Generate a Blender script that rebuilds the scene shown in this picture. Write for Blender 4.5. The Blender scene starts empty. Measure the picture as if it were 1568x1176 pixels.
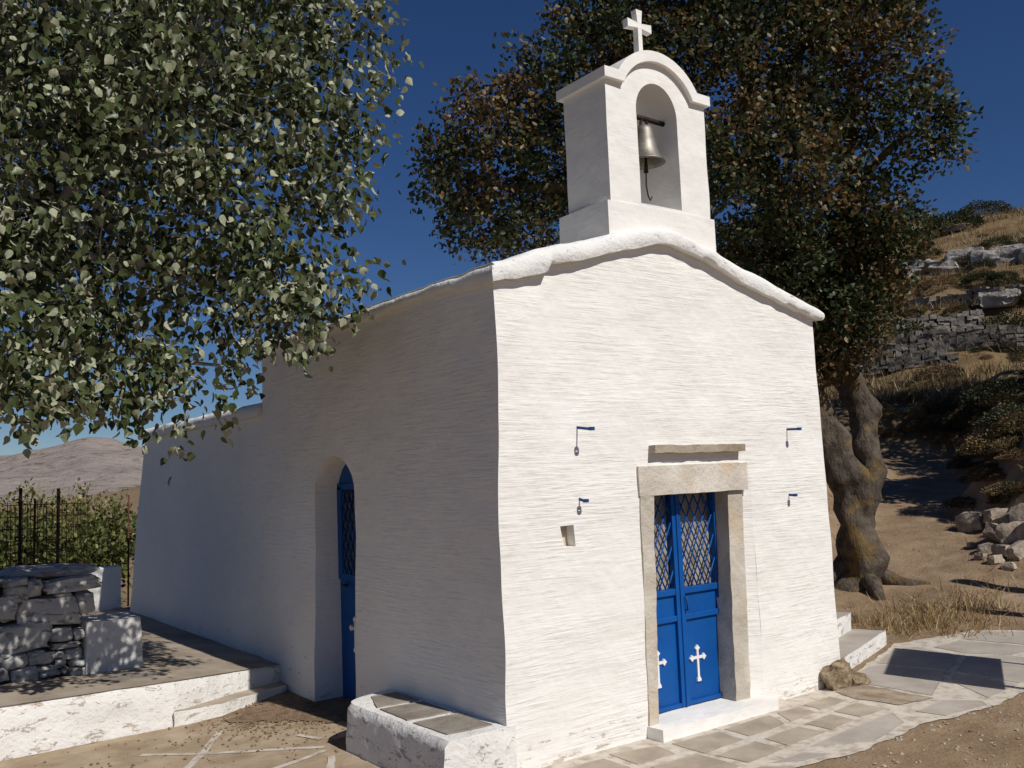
import bpy, bmesh, math, random
import numpy as np
from mathutils import Vector, Matrix, noise as mnoise
from mathutils.geometry import delaunay_2d_cdt

R = math.radians
sc = bpy.context.scene
col = sc.collection

# ------------------------------------------------------------------ camera
CAMR = ((0.8042, -0.0245, -0.5938), (-0.5929, -0.1017, -0.7988), (-0.0408, 0.9945, -0.0963))
CAMC = Vector((-3.3538, -4.6725, 1.7904))
cd = bpy.data.cameras.new('camera'); cam = bpy.data.objects.new('camera', cd); col.objects.link(cam)
m4 = Matrix(CAMR).to_4x4(); m4.translation = CAMC
cam.matrix_world = m4
cd.sensor_width = 36; cd.lens = 32.82; cd.clip_start = .05; cd.clip_end = 5000
sc.camera = cam

# ------------------------------------------------------------------ sky, sun, exposure
LIGHT = Vector((-.12, 1.0, -1.0)).normalized()
TOSUN = -LIGHT
w = bpy.data.worlds.new('World'); sc.world = w; w.use_nodes = True
wn = w.node_tree.nodes; wl = w.node_tree.links; wn.clear()
sky = wn.new('ShaderNodeTexSky'); sky.sky_type = 'NISHITA'; sky.sun_disc = False
sky.sun_elevation = math.asin(TOSUN.z); sky.sun_rotation = math.atan2(TOSUN.x, TOSUN.y)
sky.altitude = 1500; sky.air_density = 1.0; sky.dust_density = 0.0; sky.ozone_density = 6.0
bg = wn.new('ShaderNodeBackground'); bg.inputs['Strength'].default_value = .05
wo = wn.new('ShaderNodeOutputWorld')
hs = wn.new('ShaderNodeHueSaturation'); hs.inputs['Hue'].default_value = .509; hs.inputs['Saturation'].default_value = 1.15; hs.inputs['Value'].default_value = 1.08
wl.new(sky.outputs[0], hs.inputs['Color']); wl.new(hs.outputs[0], bg.inputs[0]); wl.new(bg.outputs[0], wo.inputs[0])
sd = bpy.data.lights.new('sun', 'SUN'); sd.energy = 4.4; sd.angle = R(.5); sd.color = (1, .95, .88)
so = bpy.data.objects.new('sun', sd); col.objects.link(so)
so.rotation_euler = LIGHT.to_track_quat('-Z', 'Y').to_euler(); so.location = (2, -10, 12)
sc.view_settings.view_transform = 'Standard'; sc.view_settings.look = 'None'
sc.view_settings.exposure = -0.16; sc.view_settings.gamma = 1; sc.view_settings.use_curve_mapping = False

# ------------------------------------------------------------------ helpers
rnd = random.Random(7)
rng = np.random.default_rng(11)
def nz(x, y, z, s=1.0): return mnoise.noise(Vector((x*s, y*s, z*s)))
def smooth(a, b, x):
    t = np.clip((x-a)/(b-a), 0, 1); return t*t*(3-2*t)

def tag(o, label=None, cat=None, group=None, kind=None):
    if label: o['label'] = label
    if cat: o['category'] = cat
    if group: o['group'] = group
    if kind: o['kind'] = kind
    return o
def empty(name, loc=(0, 0, 0), rz=0):
    o = bpy.data.objects.new(name, None); col.objects.link(o); o.location = loc; o.rotation_euler.z = rz
    o.empty_display_size = .2
    return o
def link(name, me, parent=None, world=True):
    o = bpy.data.objects.new(name, me); col.objects.link(o)
    if parent:
        o.parent = parent
        if world:                       # mesh data is in world space: undo the (translation-only or full) parent transform
            o.matrix_parent_inverse = wmat(parent).inverted()
    return o
def wmat(o):
    mm = Matrix.LocRotScale(o.location, o.rotation_euler, o.scale)
    if o.parent: mm = wmat(o.parent) @ o.matrix_parent_inverse @ mm
    return mm

class MB:
    def __init__(s): s.v = []; s.f = []; s.mi = []
    def add(s, v, f, mi=0):
        k = len(s.v); s.v += [tuple(p) for p in v]; s.f += [tuple(i+k for i in q) for q in f]; s.mi += [mi]*len(f); return s
    def lattice(s, nx, ny, nzz, fn, mi=0):
        idx = {}; V = []; F = []
        def g(i, j, k):
            q = (i, j, k)
            if q not in idx:
                idx[q] = len(V); V.append(tuple(fn(i/nx, j/ny, k/nzz)))
            return idx[q]
        for i in range(nx):
            for j in range(ny):
                F.append((g(i, j, 0), g(i, j+1, 0), g(i+1, j+1, 0), g(i+1, j, 0)))
                F.append((g(i, j, nzz), g(i+1, j, nzz), g(i+1, j+1, nzz), g(i, j+1, nzz)))
        for i in range(nx):
            for k in range(nzz):
                F.append((g(i, 0, k), g(i+1, 0, k), g(i+1, 0, k+1), g(i, 0, k+1)))
                F.append((g(i, ny, k), g(i, ny, k+1), g(i+1, ny, k+1), g(i+1, ny, k)))
        for j in range(ny):
            for k in range(nzz):
                F.append((g(0, j, k), g(0, j, k+1), g(0, j+1, k+1), g(0, j+1, k)))
                F.append((g(nx, j, k), g(nx, j+1, k), g(nx, j+1, k+1), g(nx, j, k+1)))
        return s.add(V, F, mi)
    def box(s, x0, x1, y0, y1, z0, z1, n=(1, 1, 1), amp=0, freq=6, seed=0, mi=0):
        def fn(u, v, w_):
            x = x0+(x1-x0)*u; y = y0+(y1-y0)*v; z = z0+(z1-z0)*w_
            if amp:
                q = mnoise.noise_vector(Vector((x*freq+seed, y*freq, z*freq)))
                x += q.x*amp; y += q.y*amp; z += q.z*amp
            return x, y, z
        return s.lattice(*n, fn, mi)
    def tube(s, pts, rad, n=8, amp=0, freq=4, caps=True, mi=0, squash=None):
        pts = [Vector(p) for p in pts]; V = []; F = []
        up = Vector((.13, .31, .94))
        for i, p in enumerate(pts):
            d = (pts[min(i+1, len(pts)-1)]-pts[max(i-1, 0)]).normalized()
            a = d.cross(up)
            if a.length < .05: a = d.cross(Vector((1, 0, 0)))
            a.normalize(); b = a.cross(d)
            r = rad[i] if isinstance(rad, (list, tuple)) else rad
            for k in range(n):
                t = 2*math.pi*k/n
                q = a*math.cos(t)+b*math.sin(t)
                rr = r
                if amp: rr = r*(1+amp*mnoise.noise((p+q*r)*freq))
                V.append(p+q*rr)
        for i in range(len(pts)-1):
            for k in range(n):
                F.append((i*n+k, i*n+(k+1) % n, (i+1)*n+(k+1) % n, (i+1)*n+k))
        if caps:
            F.append(tuple(range(n-1, -1, -1))); F.append(tuple(range((len(pts)-1)*n, len(pts)*n)))
        return s.add(V, F, mi)
    def lathe(s, prof, c, n=28, mi=0):
        V = []; F = []
        for r, z in prof:
            for k in range(n):
                t = 2*math.pi*k/n; V.append((c[0]+r*math.cos(t), c[1]+r*math.sin(t), c[2]+z))
        for i in range(len(prof)-1):
            for k in range(n):
                F.append((i*n+k, i*n+(k+1) % n, (i+1)*n+(k+1) % n, (i+1)*n+k))
        return s.add(V, F, mi)
    def prism(s, poly, fn0, fn1, mi=0):          # poly 2D; fn0/fn1 map to 3D for both ends
        n = len(poly); V = [fn0(*p) for p in poly]+[fn1(*p) for p in poly]
        F = [tuple(range(n-1, -1, -1)), tuple(range(n, 2*n))]+[(i, (i+1) % n, n+(i+1) % n, n+i) for i in range(n)]
        return s.add(V, F, mi)
    def mesh(s, name, mats, smooth_=False):
        me = bpy.data.meshes.new(name); me.from_pydata(s.v, [], s.f)
        for m in (mats if isinstance(mats, (list, tuple)) else [mats]): me.materials.append(m)
        if any(s.mi): me.polygons.foreach_set('material_index', s.mi)
        bm = bmesh.new(); bm.from_mesh(me); bmesh.ops.recalc_face_normals(bm, faces=bm.faces); bm.to_mesh(me); bm.free()
        if smooth_: me.polygons.foreach_set('use_smooth', [True]*len(me.polygons))
        me.update(); return me
    def build(s, name, mats, parent=None, smooth_=False, angle=None):
        o = link(name, s.mesh(name, mats, smooth_ or angle is not None), parent)
        if angle is not None:
            o.data.set_sharp_from_angle(angle=R(angle))
        return o

def dense(pts, rad, k=5):
    P = [Vector(p) for p in pts]; O = []; RR = []
    for i in range(len(P)-1):
        a, b, c, d = P[max(i-1, 0)], P[i], P[i+1], P[min(i+2, len(P)-1)]
        for j in range(k):
            t = j/k
            O.append(.5*((2*b)+(c-a)*t+(2*a-5*b+4*c-d)*t*t+(3*b-a-3*c+d)*t**3)); RR.append(rad[i]*(1-t)+rad[i+1]*t)
    return O+[P[-1]], RR+[rad[-1]]
def cut(o, cutters):
    dgc = []
    for c in cutters:
        me = c.mesh('cutter', []) ; co = bpy.data.objects.new('cutter', me); col.objects.link(co); dgc.append(co)
        md = o.modifiers.new('b', 'BOOLEAN'); md.operation = 'DIFFERENCE'; md.object = co; md.solver = 'EXACT'
    dg = bpy.context.evaluated_depsgraph_get(); dg.update()
    me = bpy.data.meshes.new_from_object(o.evaluated_get(dg))
    o.modifiers.clear(); old = o.data; o.data = me; bpy.data.meshes.remove(old)
    for co in dgc: bpy.data.objects.remove(co)

# ------------------------------------------------------------------ materials
class NT:
    def __init__(s, name):
        s.m = bpy.data.materials.new(name); s.m.use_nodes = True; s.t = s.m.node_tree
        s.p = s.t.nodes['Principled BSDF']; s.out = s.t.nodes['Material Output']
        s.co = None
    def n(s, typ, **k):
        q = s.t.nodes.new('ShaderNode'+typ)
        for a, b in k.items(): setattr(q, a, b)
        return q
    def l(s, a, b): s.t.links.new(a, b)
    def coords(s, scale=(1, 1, 1), rot=(0, 0, 0)):
        if s.co is None: s.co = s.n('TexCoord')
        mp = s.n('Mapping'); mp.inputs['Scale'].default_value = scale; mp.inputs['Rotation'].default_value = rot
        s.l(s.co.outputs['Object'], mp.inputs[0]); return mp.outputs[0]
    def noise(s, scale=5, detail=4, rough=.55, stretch=(1, 1, 1), dist=0):
        q = s.n('TexNoise'); q.inputs['Scale'].default_value = scale; q.inputs['Detail'].default_value = detail
        q.inputs['Roughness'].default_value = rough; q.inputs['Distortion'].default_value = dist
        s.l(s.coords(stretch), q.inputs['Vector']); return q.outputs['Fac']
    def ramp(s, fac, stops):
        q = s.n('ValToRGB'); e = q.color_ramp.elements
        while len(e) < len(stops): e.new(.5)
        for a, (p, c) in zip(e, stops): a.position = p; a.color = (*c, 1) if len(c) == 3 else c
        s.l(fac, q.inputs[0]); return q.outputs[0]
    def mr(s, fac, a, b, c=0, d=1):
        q = s.n('MapRange'); q.inputs[1].default_value = a; q.inputs[2].default_value = b
        q.inputs[3].default_value = c; q.inputs[4].default_value = d; s.l(fac, q.inputs[0]); return q.outputs[0]
    def math(s, op, a, b=None):
        q = s.n('Math', operation=op)
        for i, x in enumerate((a, b)):
            if x is None: continue
            if isinstance(x, (int, float)): q.inputs[i].default_value = x
            else: s.l(x, q.inputs[i])
        return q.outputs[0]
    def mix(s, fac, a, b):
        q = s.n('Mix', data_type='RGBA')
        for i, x in ((0, fac), (6, a), (7, b)):
            if isinstance(x, (int, float)): q.inputs[i].default_value = x
            elif isinstance(x, tuple): q.inputs[i].default_value = (*x, 1)
            else: s.l(x, q.inputs[i])
        return q.outputs[2]
    def bump(s, hs, dist=.01, strength=1.0):
        prev = None
        for h_, d_ in hs:
            q = s.n('Bump'); q.inputs['Distance'].default_value = d_; q.inputs['Strength'].default_value = strength
            s.l(h_, q.inputs['Height'])
            if prev is not None: s.l(prev, q.inputs['Normal'])
            prev = q.outputs[0]
        s.l(prev, s.p.inputs['Normal'])
    def sepz(s):
        q = s.n('SeparateXYZ'); s.l(s.coords(), q.inputs[0]); return q.outputs
    def done(s, color, rough=.8, spec=.3):
        if isinstance(color, tuple): s.p.inputs['Base Color'].default_value = (*color, 1)
        else: s.l(color, s.p.inputs['Base Color'])
        if isinstance(rough, (int, float)): s.p.inputs['Roughness'].default_value = rough
        else: s.l(rough, s.p.inputs['Roughness'])
        s.p.inputs['Specular IOR Level'].default_value = spec
        return s.m

def simple(name, c1, c2, scale=6, rough=.85, bs=30, bd=.003, detail=5, stretch=(1, 1, 1), lo=.35, hi=.65, spec=.25):
    t = NT(name); f = t.noise(scale, detail, .6, stretch)
    c = t.ramp(f, [(lo, c1), (hi, c2)])
    t.bump([(t.noise(bs, 5, .6, stretch), bd)])
    return t.done(c, rough, spec)

def plaster(name, ridges=1.0, peel=True):
    t = NT(name)
    x, y, z = t.sepz()
    r1 = t.noise(1.0, 3, .6, (3.0, 3.0, 40), .35)
    r2 = t.noise(1.0, 2, .5, (8, 8, 95), .3)
    lump = t.noise(3.2, 3, .5)
    fine = t.noise(60, 4, .6)
    mask = t.mr(t.noise(1.6, 3, .6), .32, .62, .12, 1)
    rid = t.math('MULTIPLY', t.mr(r1, .3, .7), mask)
    t.bump([(lump, .03), (rid, .0042*ridges), (r2, .0016*ridges), (fine, .0012)])
    tone = t.ramp(t.noise(1.1, 5, .6), [(.3, (.80, .775, .725)), (.7, (.86, .845, .805))])
    grime = t.mr(t.noise(1.0, 5, .65, (3, 3, 18)), .60, .78, 0, .38)
    c = t.mix(grime, tone, (.56, .52, .46))
    if peel:
        hz = t.mr(z, 0.05, .95, .10, -.16)
        pn = t.math('ADD', t.noise(1.0, 6, .68, (4.5, 4.5, 17)), hz)
        pm = t.mr(pn, .655, .70, 0, .85)
        c = t.mix(pm, c, t.ramp(t.noise(9, 3), [(.3, (.42, .33, .25)), (.7, (.60, .52, .43))]))
    return t.done(c, .92, .15)

MAT = {}
MAT['plaster'] = plaster('whitewashed_plaster')
MAT['plaster_smooth'] = plaster('whitewashed_belfry', .35, False)
def worn_white(name, dark=(.36, .30, .24), thr=.58, base=(.80, .785, .75)):
    t = NT(name)
    f = t.noise(9, 8, .75, (.8, .8, 2.2), .5); g = t.noise(38, 5, .7)
    pm = t.mr(t.math('ADD', f, t.math('MULTIPLY', g, .25)), thr+.13, thr+.17, 0, .9)
    c = t.mix(pm, t.ramp(t.noise(2.5, 4), [(.3, tuple(b*.9 for b in base)), (.7, base)]), t.ramp(g, [(.3, dark), (.7, tuple(d*1.4 for d in dark))]))
    t.bump([(t.noise(5, 4, .6), .03), (pm, -.004), (g, .006)])
    return t.done(c, .92, .15)
MAT['worn'] = worn_white('flaking_limewash')
MAT['cornice'] = worn_white('limewashed_cornice', (.40, .33, .25), .62, (.84, .83, .80))
MAT['bluepaint'] = simple('blue_gloss_paint', (.002, .062, .25), (.003, .088, .34), 3, .5, 90, .0006, lo=.3, hi=.7, spec=.25)
MAT['bluemetal'] = simple('dark_blue_metal', (.012, .055, .20), (.02, .085, .27), 30, .5, 60, .001)
MAT['whitepaint'] = simple('white_enamel_paint', (.74, .73, .72), (.84, .83, .82), 40, .5, 80, .0008)
def marble(name, c1, c2, ochre):
    t = NT(name)
    f = t.noise(3.0, 6, .6, (1, 1, 1), .6)
    c = t.ramp(f, [(.32, c1), (.62, c2)])
    om = t.mr(t.noise(2.2, 3, .5, (1.2, 1, 1.2)), .5, .68, 0, .75)
    c = t.mix(om, c, ochre)
    sp = t.mr(t.noise(70, 3, .6), .58, .72, 0, .45)
    c = t.mix(sp, c, (.24, .21, .18))
    t.bump([(t.noise(9, 5, .6), .02), (t.noise(45, 5, .65), .006)])
    return t.done(c, .8, .25)
MAT['marble'] = marble('weathered_marble', (.48, .43, .36), (.68, .63, .55), (.60, .39, .18))
MAT['jamb'] = marble('grey_marble_jamb', (.42, .38, .31), (.60, .55, .47), (.54, .44, .32))
MAT['stone_shelf'] = marble('rough_stone_shelf', (.25, .21, .16), (.42, .36, .28), (.30, .23, .15))
MAT['slate'] = simple('slate_slab', (.20, .175, .145), (.33, .295, .25), 5, .88, 40, .006)
MAT['flag'] = simple('dusty_flagstone', (.32, .265, .205), (.44, .38, .305), 4, .9, 45, .004)
MAT['flag_grey'] = simple('grey_flagstone', (.35, .31, .265), (.46, .415, .36), 3, .9, 45, .004)
def joint_mat():
    t = NT('limewash_joint')
    f = t.noise(9, 6, .65)
    c = t.ramp(f, [(.36, (.38, .325, .26)), (.50, (.55, .495, .42)), (.7, (.64, .59, .51))])
    t.bump([(t.noise(35, 5), .005)])
    return t.done(c, .95, .1)
MAT['joint'] = joint_mat()
MAT['rubble'] = simple('broken_rubble', (.13, .09, .05), (.36, .28, .18), 14, .95, 25, .03)
MAT['bell'] = simple('dull_bronze_bell', (.16, .145, .12), (.30, .285, .25), 9, .55, 50, .001, spec=.5)
MAT['bell'].node_tree.nodes['Principled BSDF'].inputs['Metallic'].default_value = .75
MAT['iron'] = simple('dark_iron', (.015, .013, .012), (.05, .035, .025), 25, .7, 60, .001)
MAT['rust'] = simple('rusty_iron', (.05, .022, .012), (.14, .06, .03), 20, .85, 60, .001)
MAT['curtain'] = simple('lace_curtain_glass', (.20, .17, .14), (.40, .37, .33), 14, .35, 60, .001, stretch=(1, 1, .5), spec=.5)
MAT['darkpane'] = simple('dark_pane', (.02, .02, .022), (.05, .05, .05), 8, .25, 60, .0005, spec=.5)
MAT['drystone'] = worn_white('limewashed_field_stone', (.20, .18, .155), .55, (.52, .51, .49))
MAT['bark_poplar'] = simple('pale_poplar_bark', (.20, .17, .13), (.42, .38, .30), 10, .9, 20, .01, stretch=(1, 1, .5))
def oak_bark():
    t = NT('lichen_oak_bark')
    c = t.ramp(t.noise(7, 5, .6), [(.35, (.055, .043, .032)), (.68, (.15, .125, .10))])
    c = t.mix(t.mr(t.noise(2.6, 4, .6), .53, .66, 0, .7), c, (.22, .145, .045))
    t.bump([(t.noise(9, 5, .65, (1, 1, .45)), .06), (t.noise(40, 4, .6), .012)])
    return t.done(c, .95, .1)
MAT['bark_oak'] = oak_bark()
MAT['wood'] = simple('grey_timber', (.16, .12, .08), (.28, .22, .16), 12, .85, 30, .004, stretch=(1, 1, .2))
MAT['limestone'] = simple('grey_limestone', (.20, .185, .17), (.48, .455, .42), 1.4, .92, 4, .15)
MAT['wallstone'] = simple('terrace_wall_stone', (.10, .09, .078), (.26, .24, .21), 2.2, .95, 10, .04)
MAT['drystraw'] = simple('dry_straw', (.36, .24, .10), (.52, .38, .18), 3, .9, 30, .002)
MAT['tan_stone'] = simple('tan_field_stone', (.25, .20, .15), (.48, .41, .33), 6, .92, 20, .02)

def leaf_mat(name, trans=.3, rough=.55, spec=.3, base=None):
    t = NT(name)
    if base is None:
        a = t.n('Attribute'); a.attribute_name = 'tint'; colr = a.outputs['Color']
    else: colr = t.mix(t.mr(t.noise(4, 3), .3, .7), base[0], base[1])
    t.done(colr, rough, spec)
    tr = t.n('BsdfTranslucent'); t.l(colr, tr.inputs[0])
    ms = t.n('MixShader'); ms.inputs[0].default_value = trans
    t.l(t.p.outputs[0], ms.inputs[1]); t.l(tr.outputs[0], ms.inputs[2]); t.l(ms.outputs[0], t.out.inputs[0])
    return t.m
MAT['leaf'] = leaf_mat('tinted_leaf', .22, .5, .35)
MAT['pop_top'] = leaf_mat('poplar_leaf_upper', .18, .42, .4, ((.042, .062, .020), (.105, .128, .046)))
MAT['pop_under'] = leaf_mat('poplar_leaf_pale_underside', .15, .6, .3, ((.24, .265, .15), (.50, .51, .36)))

# ------------------------------------------------------------------ terrain
EX, EY = 0.8855, 0.4647
PP = [-60, 0, 11, 13, 16, 22, 26, 27.6, 31, 36, 36.4, 42, 42.5, 47, 47.6, 53, 53.6, 62, 62.6, 78, 95, 120, 200]
PZ = [0, 0, 0, .2, .62, 1.32, 1.75, 3.1, 3.8, 5.0, 5.8, 7.6, 8.7, 10.1, 11.2, 13.2, 14.2, 17.5, 18.4, 23.2, 27.2, 30, 30]
PZ = [z if z <= 3.1 else 3.1+(z-3.1)*.83 for z in PZ]
_sn = [(rng.normal(size=2)*f, rng.uniform(0, 6.3), f) for f in (.05, .09, .16, .3, .5, .9, 1.5, 2.4, 4.) for _ in range(3)]
def snoise(x, y, lo=0, hi=9):
    s = 0
    for k, p, f in _sn:
        if lo <= f <= hi: s = s+np.sin(k[0]*x*2+k[1]*y*2+p)*(.3/np.sqrt(f*6))
    return s
def pq(x, y):
    dx, dy = x-CAMC.x, y-CAMC.y
    return dx*EX+dy*EY, -dx*EY+dy*EX
def hgt(x, y):
    x = np.asarray(x, float); y = np.asarray(y, float)
    p, q = pq(x, y)
    wob = snoise(x, y, .1, .35)*1.0*smooth(24, 40, p)
    prof = np.interp(p+wob, PP, PZ)
    ang = np.arctan2(q, np.maximum(p, .01))
    fac = 1-smooth(.30, 1.05, ang)
    hill = prof*np.where(p > 0, fac, 0)*(1-.35*smooth(.0, -1.2, -ang*0+ang))
    bank = 1.75*smooth(.25, -1.3, q+.25*np.sin(p*1.3))*smooth(13.2, 16.5, p)*(1-smooth(25, 30, p))
    mound = .75*smooth(1.3, 3.2, q)*smooth(10.6, 13.2, p)*smooth(4.2, 6.0, x)*(1-smooth(20, 30, p))
    r = np.hypot(x-1, y)
    yard = smooth(10.8, 13, p)+smooth(14, 25, r)
    bank = bank*(1+.22*snoise(x*1.7, y*1.7, .3, 9))
    rough = snoise(x, y, .4, 9)*.06*np.clip(yard, 0, 1)*(1+smooth(28, 45, p)*2.5)
    far = -smooth(12, 60, y-.6*x)*3.0*smooth(.45, .9, ang)
    return hill+bank+mound+rough+far
def h1(x, y): return float(hgt(x, y))
_R = Matrix(CAMR)
def ray(px, py): return _R @ Vector(((px-784)/1429.46, -(py-588)/1429.46, -1))
def hit(px, py, t0=6, t1=160):
    d = ray(px, py); t = t0
    while t < t1:
        p = CAMC+d*t
        if p.z <= h1(p.x, p.y): return p
        t += .12 if t < 30 else .4
    return CAMC+d*t1

def terrain_mat():
    t = NT('dry_earth_and_scrub')
    x, y, z = t.sepz()
    earth = t.ramp(t.noise(1.6, 7, .65), [(.3, (.19, .130, .080)), (.52, (.275, .195, .122)), (.72, (.34, .255, .172))])
    peb = t.mr(t.noise(26, 4, .7), .60, .70, 0, .5)
    earth = t.mix(peb, earth, (.40, .34, .27))
    grass = t.ramp(t.noise(.55, 8, .7), [(.28, (.075, .06, .034)), (.42, (.15, .10, .052)), (.55, (.225, .155, .08)), (.68, (.11, .095, .045)), (.8, (.055, .06, .027))])
    hm = t.mr(t.math('ADD', z, t.math('MULTIPLY', t.noise(.8, 4), 1.6)), 2.3, 3.4)
    c = t.mix(hm, earth, grass)
    t.bump([(t.noise(2.5, 6, .65), .06), (t.noise(28, 5, .65), .014)])
    return t.done(c, .97, .1)
MAT['terrain'] = terrain_mat()
def build_terrain():
    NS, NR = 540, 230
    rad = np.concatenate([[0], np.geomspace(.6, 900, NR)])
    cx, cy = 4.0, -1.0
    th = np.linspace(0, 2*np.pi, NS, endpoint=False)
    V = [np.array([[cx, cy, h1(cx, cy)]])]
    for r in rad[1:]:
        X = cx+r*np.cos(th); Y = cy+r*np.sin(th); V.append(np.stack([X, Y, hgt(X, Y)], 1))
    V = np.concatenate(V); F = []
    for k in range(NS): F.append((0, 1+k, 1+(k+1) % NS))
    for i in range(NR-1):
        a = 1+i*NS; b = a+NS
        for k in range(NS):
            k2 = (k+1) % NS; F.append((a+k, b+k, b+k2, a+k2))
    me = bpy.data.meshes.new('ground'); me.from_pydata(V.tolist(), [], F); me.materials.append(MAT['terrain'])
    me.polygons.foreach_set('use_smooth', [True]*len(F))
    return tag(link('ground', me), kind='structure')
ground = build_terrain()

# distant rocky hill behind the fence
def far_hill_mat():
    t = NT('bare_rocky_hillside')
    c = t.ramp(t.noise(.02, 8, .7), [(.3, (.26, .215, .19)), (.7, (.37, .32, .29))])
    sp = t.mr(t.noise(.11, 5, .75, (1, 1, 2.2)), .53, .62, 0, .75)
    c = t.mix(sp, c, (.11, .10, .075))
    t.bump([(t.noise(.06, 6, .7), 6.0)])
    return t.done(c, .97, .1)
def far_hill(name, dist, pxs, pys, depth, m, amp, base=-6):
    V = []; F = []; NU, NV = 160, 40
    for i in range(NU+1):
        px = pxs[0]+(pxs[-1]-pxs[0])*i/NU; py = float(np.interp(px, pxs, pys))
        d = ray(px, py); s_ = dist/math.hypot(d.x, d.y)
        rx, ry = d.x*s_, d.y*s_; zt = CAMC.z+d.z*s_
        for j in range(NV+1):
            v = j/NV
            if v <= .7: k = v/.7; rr = 1-(1-k)*depth; zz = base+(zt-base)*(k**1.15)
            else: k = (v-.7)/.3; rr = 1+k*.6; zz = zt-(zt-base)*k*k
            x, y = CAMC.x+rx*rr, CAMC.y+ry*rr
            n_ = mnoise.fractal(Vector((x*.02, y*.02, 3.1)), 1, 2, 6)*amp*min(1, (1-abs(v-.7)*1.2))
            V.append((x, y, zz+n_))
    for i in range(NU):
        for j in range(NV):
            a = i*(NV+1)+j; F.append((a, a+1, a+NV+2, a+NV+1))
    me = bpy.data.meshes.new(name); me.from_pydata(V, [], F); me.materials.append(m)
    me.polygons.foreach_set('use_smooth', [True]*len(F))
    return tag(link(name, me), kind='structure')
far_hill('distant_hill', 620, [-900, -500, -200, 0, 60, 130, 200, 320, 500, 760], [760, 740, 712, 698, 688, 674, 679, 700, 715, 735], .45, far_hill_mat(), 4)
far_hill('scrub_hill', 170, [-500, 0, 120, 215, 330, 520, 760, 1000], [800, 785, 772, 742, 715, 700, 690, 685], .5,
         simple('scrub_hillside', (.06, .06, .03), (.19, .15, .10), .12, .97, .5, .6, 7), 1.5, -5)

# ------------------------------------------------------------------ chapel
def pl(xs, zs): return lambda x: float(np.interp(x, xs, zs))
def softpl(xs, zs, r=.10):
    f = pl(xs, zs); return lambda x: (f(x-r)+f(x-r*.5)+f(x)+f(x+r*.5)+f(x+r))/5
wtop = softpl([0, .42, .98, 1.53, 2.06, 2.68, 3.27], [3.04, 3.17, 3.33, 3.46, 3.33, 3.16, 3.0], .12)
chapel = empty('chapel', (1.6, 4, 0))
tag(chapel, 'whitewashed stone chapel with arched belfry and blue doors', 'chapel')
D = 3.83
def body_fn(u, v, w_):
    x = 3.27*u; y = D*v; zt = wtop(x); z = -.25+(zt+.25)*w_
    k = max(0, min(1, z/3)); flare = .035*(1-k)**2
    x += (u-.5)*2*flare
    n = mnoise.noise_vector(Vector((x*.9, y*.9, z*.9)))*.022+mnoise.noise_vector(Vector((x*3.1, y*3.1, z*3.1)))*.008
    if w_ < 1: x += n.x; 
    y += n.y*(1 if v in (0, 1) else .2)
    return x, y, z
b = MB().lattice(74, 84, 72, body_fn)
nave = b.build('nave_wall', MAT['plaster'], chapel, True)
# openings
def arch_poly(y0, y1, z0, zs, zt, n=14):
    c = (y0+y1)/2; r = (y1-y0)/2
    return [(y0, z0), (y1, z0)]+[(c+r*math.cos(math.pi*i/n), zs+(zt-zs)*math.sin(math.pi*i/n)) for i in range(n+1)]
niche = MB().prism(arch_poly(1.93, 2.68, -.02, 1.70, 2.0), lambda a, c: (-.2, a-.02*(a-2.3), c), lambda a, c: (.30, a, c))
dcut = MB().prism([(1.142, .02), (2.17, .02), (2.20, 1.70), (1.168, 1.70)], lambda x, z: (x, -.3, z), lambda x, z: (x, .32, z))
wedge = MB().prism([(1.9, -.3), (2.40, -.3), (2.345, -.005), (2.25, .06), (1.9, .06)], lambda x, y: (x, y, .06), lambda x, y: (x-.02, y, 1.80))
hole = MB().prism([(.445, 1.445), (.555, 1.448), (.565, 1.31), (.475, 1.305)], lambda x, z: (x, -.2, z), lambda x, z: (x+.01, .09, z+.005))
cut(nave, [niche, dcut, wedge, hole])
nave.data.set_sharp_from_angle(angle=R(38))
MB().box(.43, .60, .072, .12, 1.28, 1.47, (4, 2, 4), .004, 9).build('socket_back', simple('bare_render', (.45, .37, .28), (.62, .53, .42), 9, .95, 40, .004), chapel)

def rear_fn(u, v, w_):
    x = .02+3.2*u; zt = 2.46+.32*(1-abs(2*u-1))
    z = -.25+(zt+.25)*w_; k = max(0, z)/2.5
    y = 3.78+(7.92+.62*(1-k)-3.78)*v
    n = mnoise.noise_vector(Vector((x*.9, y*.9, z*.9)))*.025+mnoise.noise_vector(Vector((x*3.1, y*3.1, z*3.1)))*.007
    x += n.x+(u-.5)*2*.03*(1-k)**2
    return x, y+(n.y if v > 0 else 0), z
MB().lattice(30, 60, 34, rear_fn).build('sanctuary_wall', MAT['plaster'], chapel, angle=38)
def slab_fn(x0, x1, y0, y1, top, bot, r=.035, amp=.010):
    def fn(u, v, w_):
        x = x0+(x1-x0)*u; y = y0+(y1-y0)*v
        a, c = bot(x, y), top(x, y); z = a+(c-a)*w_
        cur = r*(1-math.sqrt(max(0, 1-(2*w_-.8)**2/1.44)))
        if v == 0: y += cur
        if v == 1: y -= cur
        if u == 0: x += cur
        if u == 1: x -= cur
        n = mnoise.noise_vector(Vector((x*2.2, y*2.2, z*2.2)))*amp*1.4+mnoise.noise_vector(Vector((x*8, y*8, z*8)))*amp*.8
        return x+n.x, y+n.y, z+n.z
    return fn
rt = softpl([-.06, .40, .98, 1.53, 2.06, 2.68, 3.33], [3.09, 3.255, 3.41, 3.545, 3.405, 3.235, 3.03], .12)
rb0 = softpl([-.06, .42, .76, 1.13, 1.52, 1.93, 2.44, 2.91, 3.33], [3.055, 3.145, 3.215, 3.315, 3.415, 3.335, 3.165, 3.035, 2.955], .08)
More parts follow.
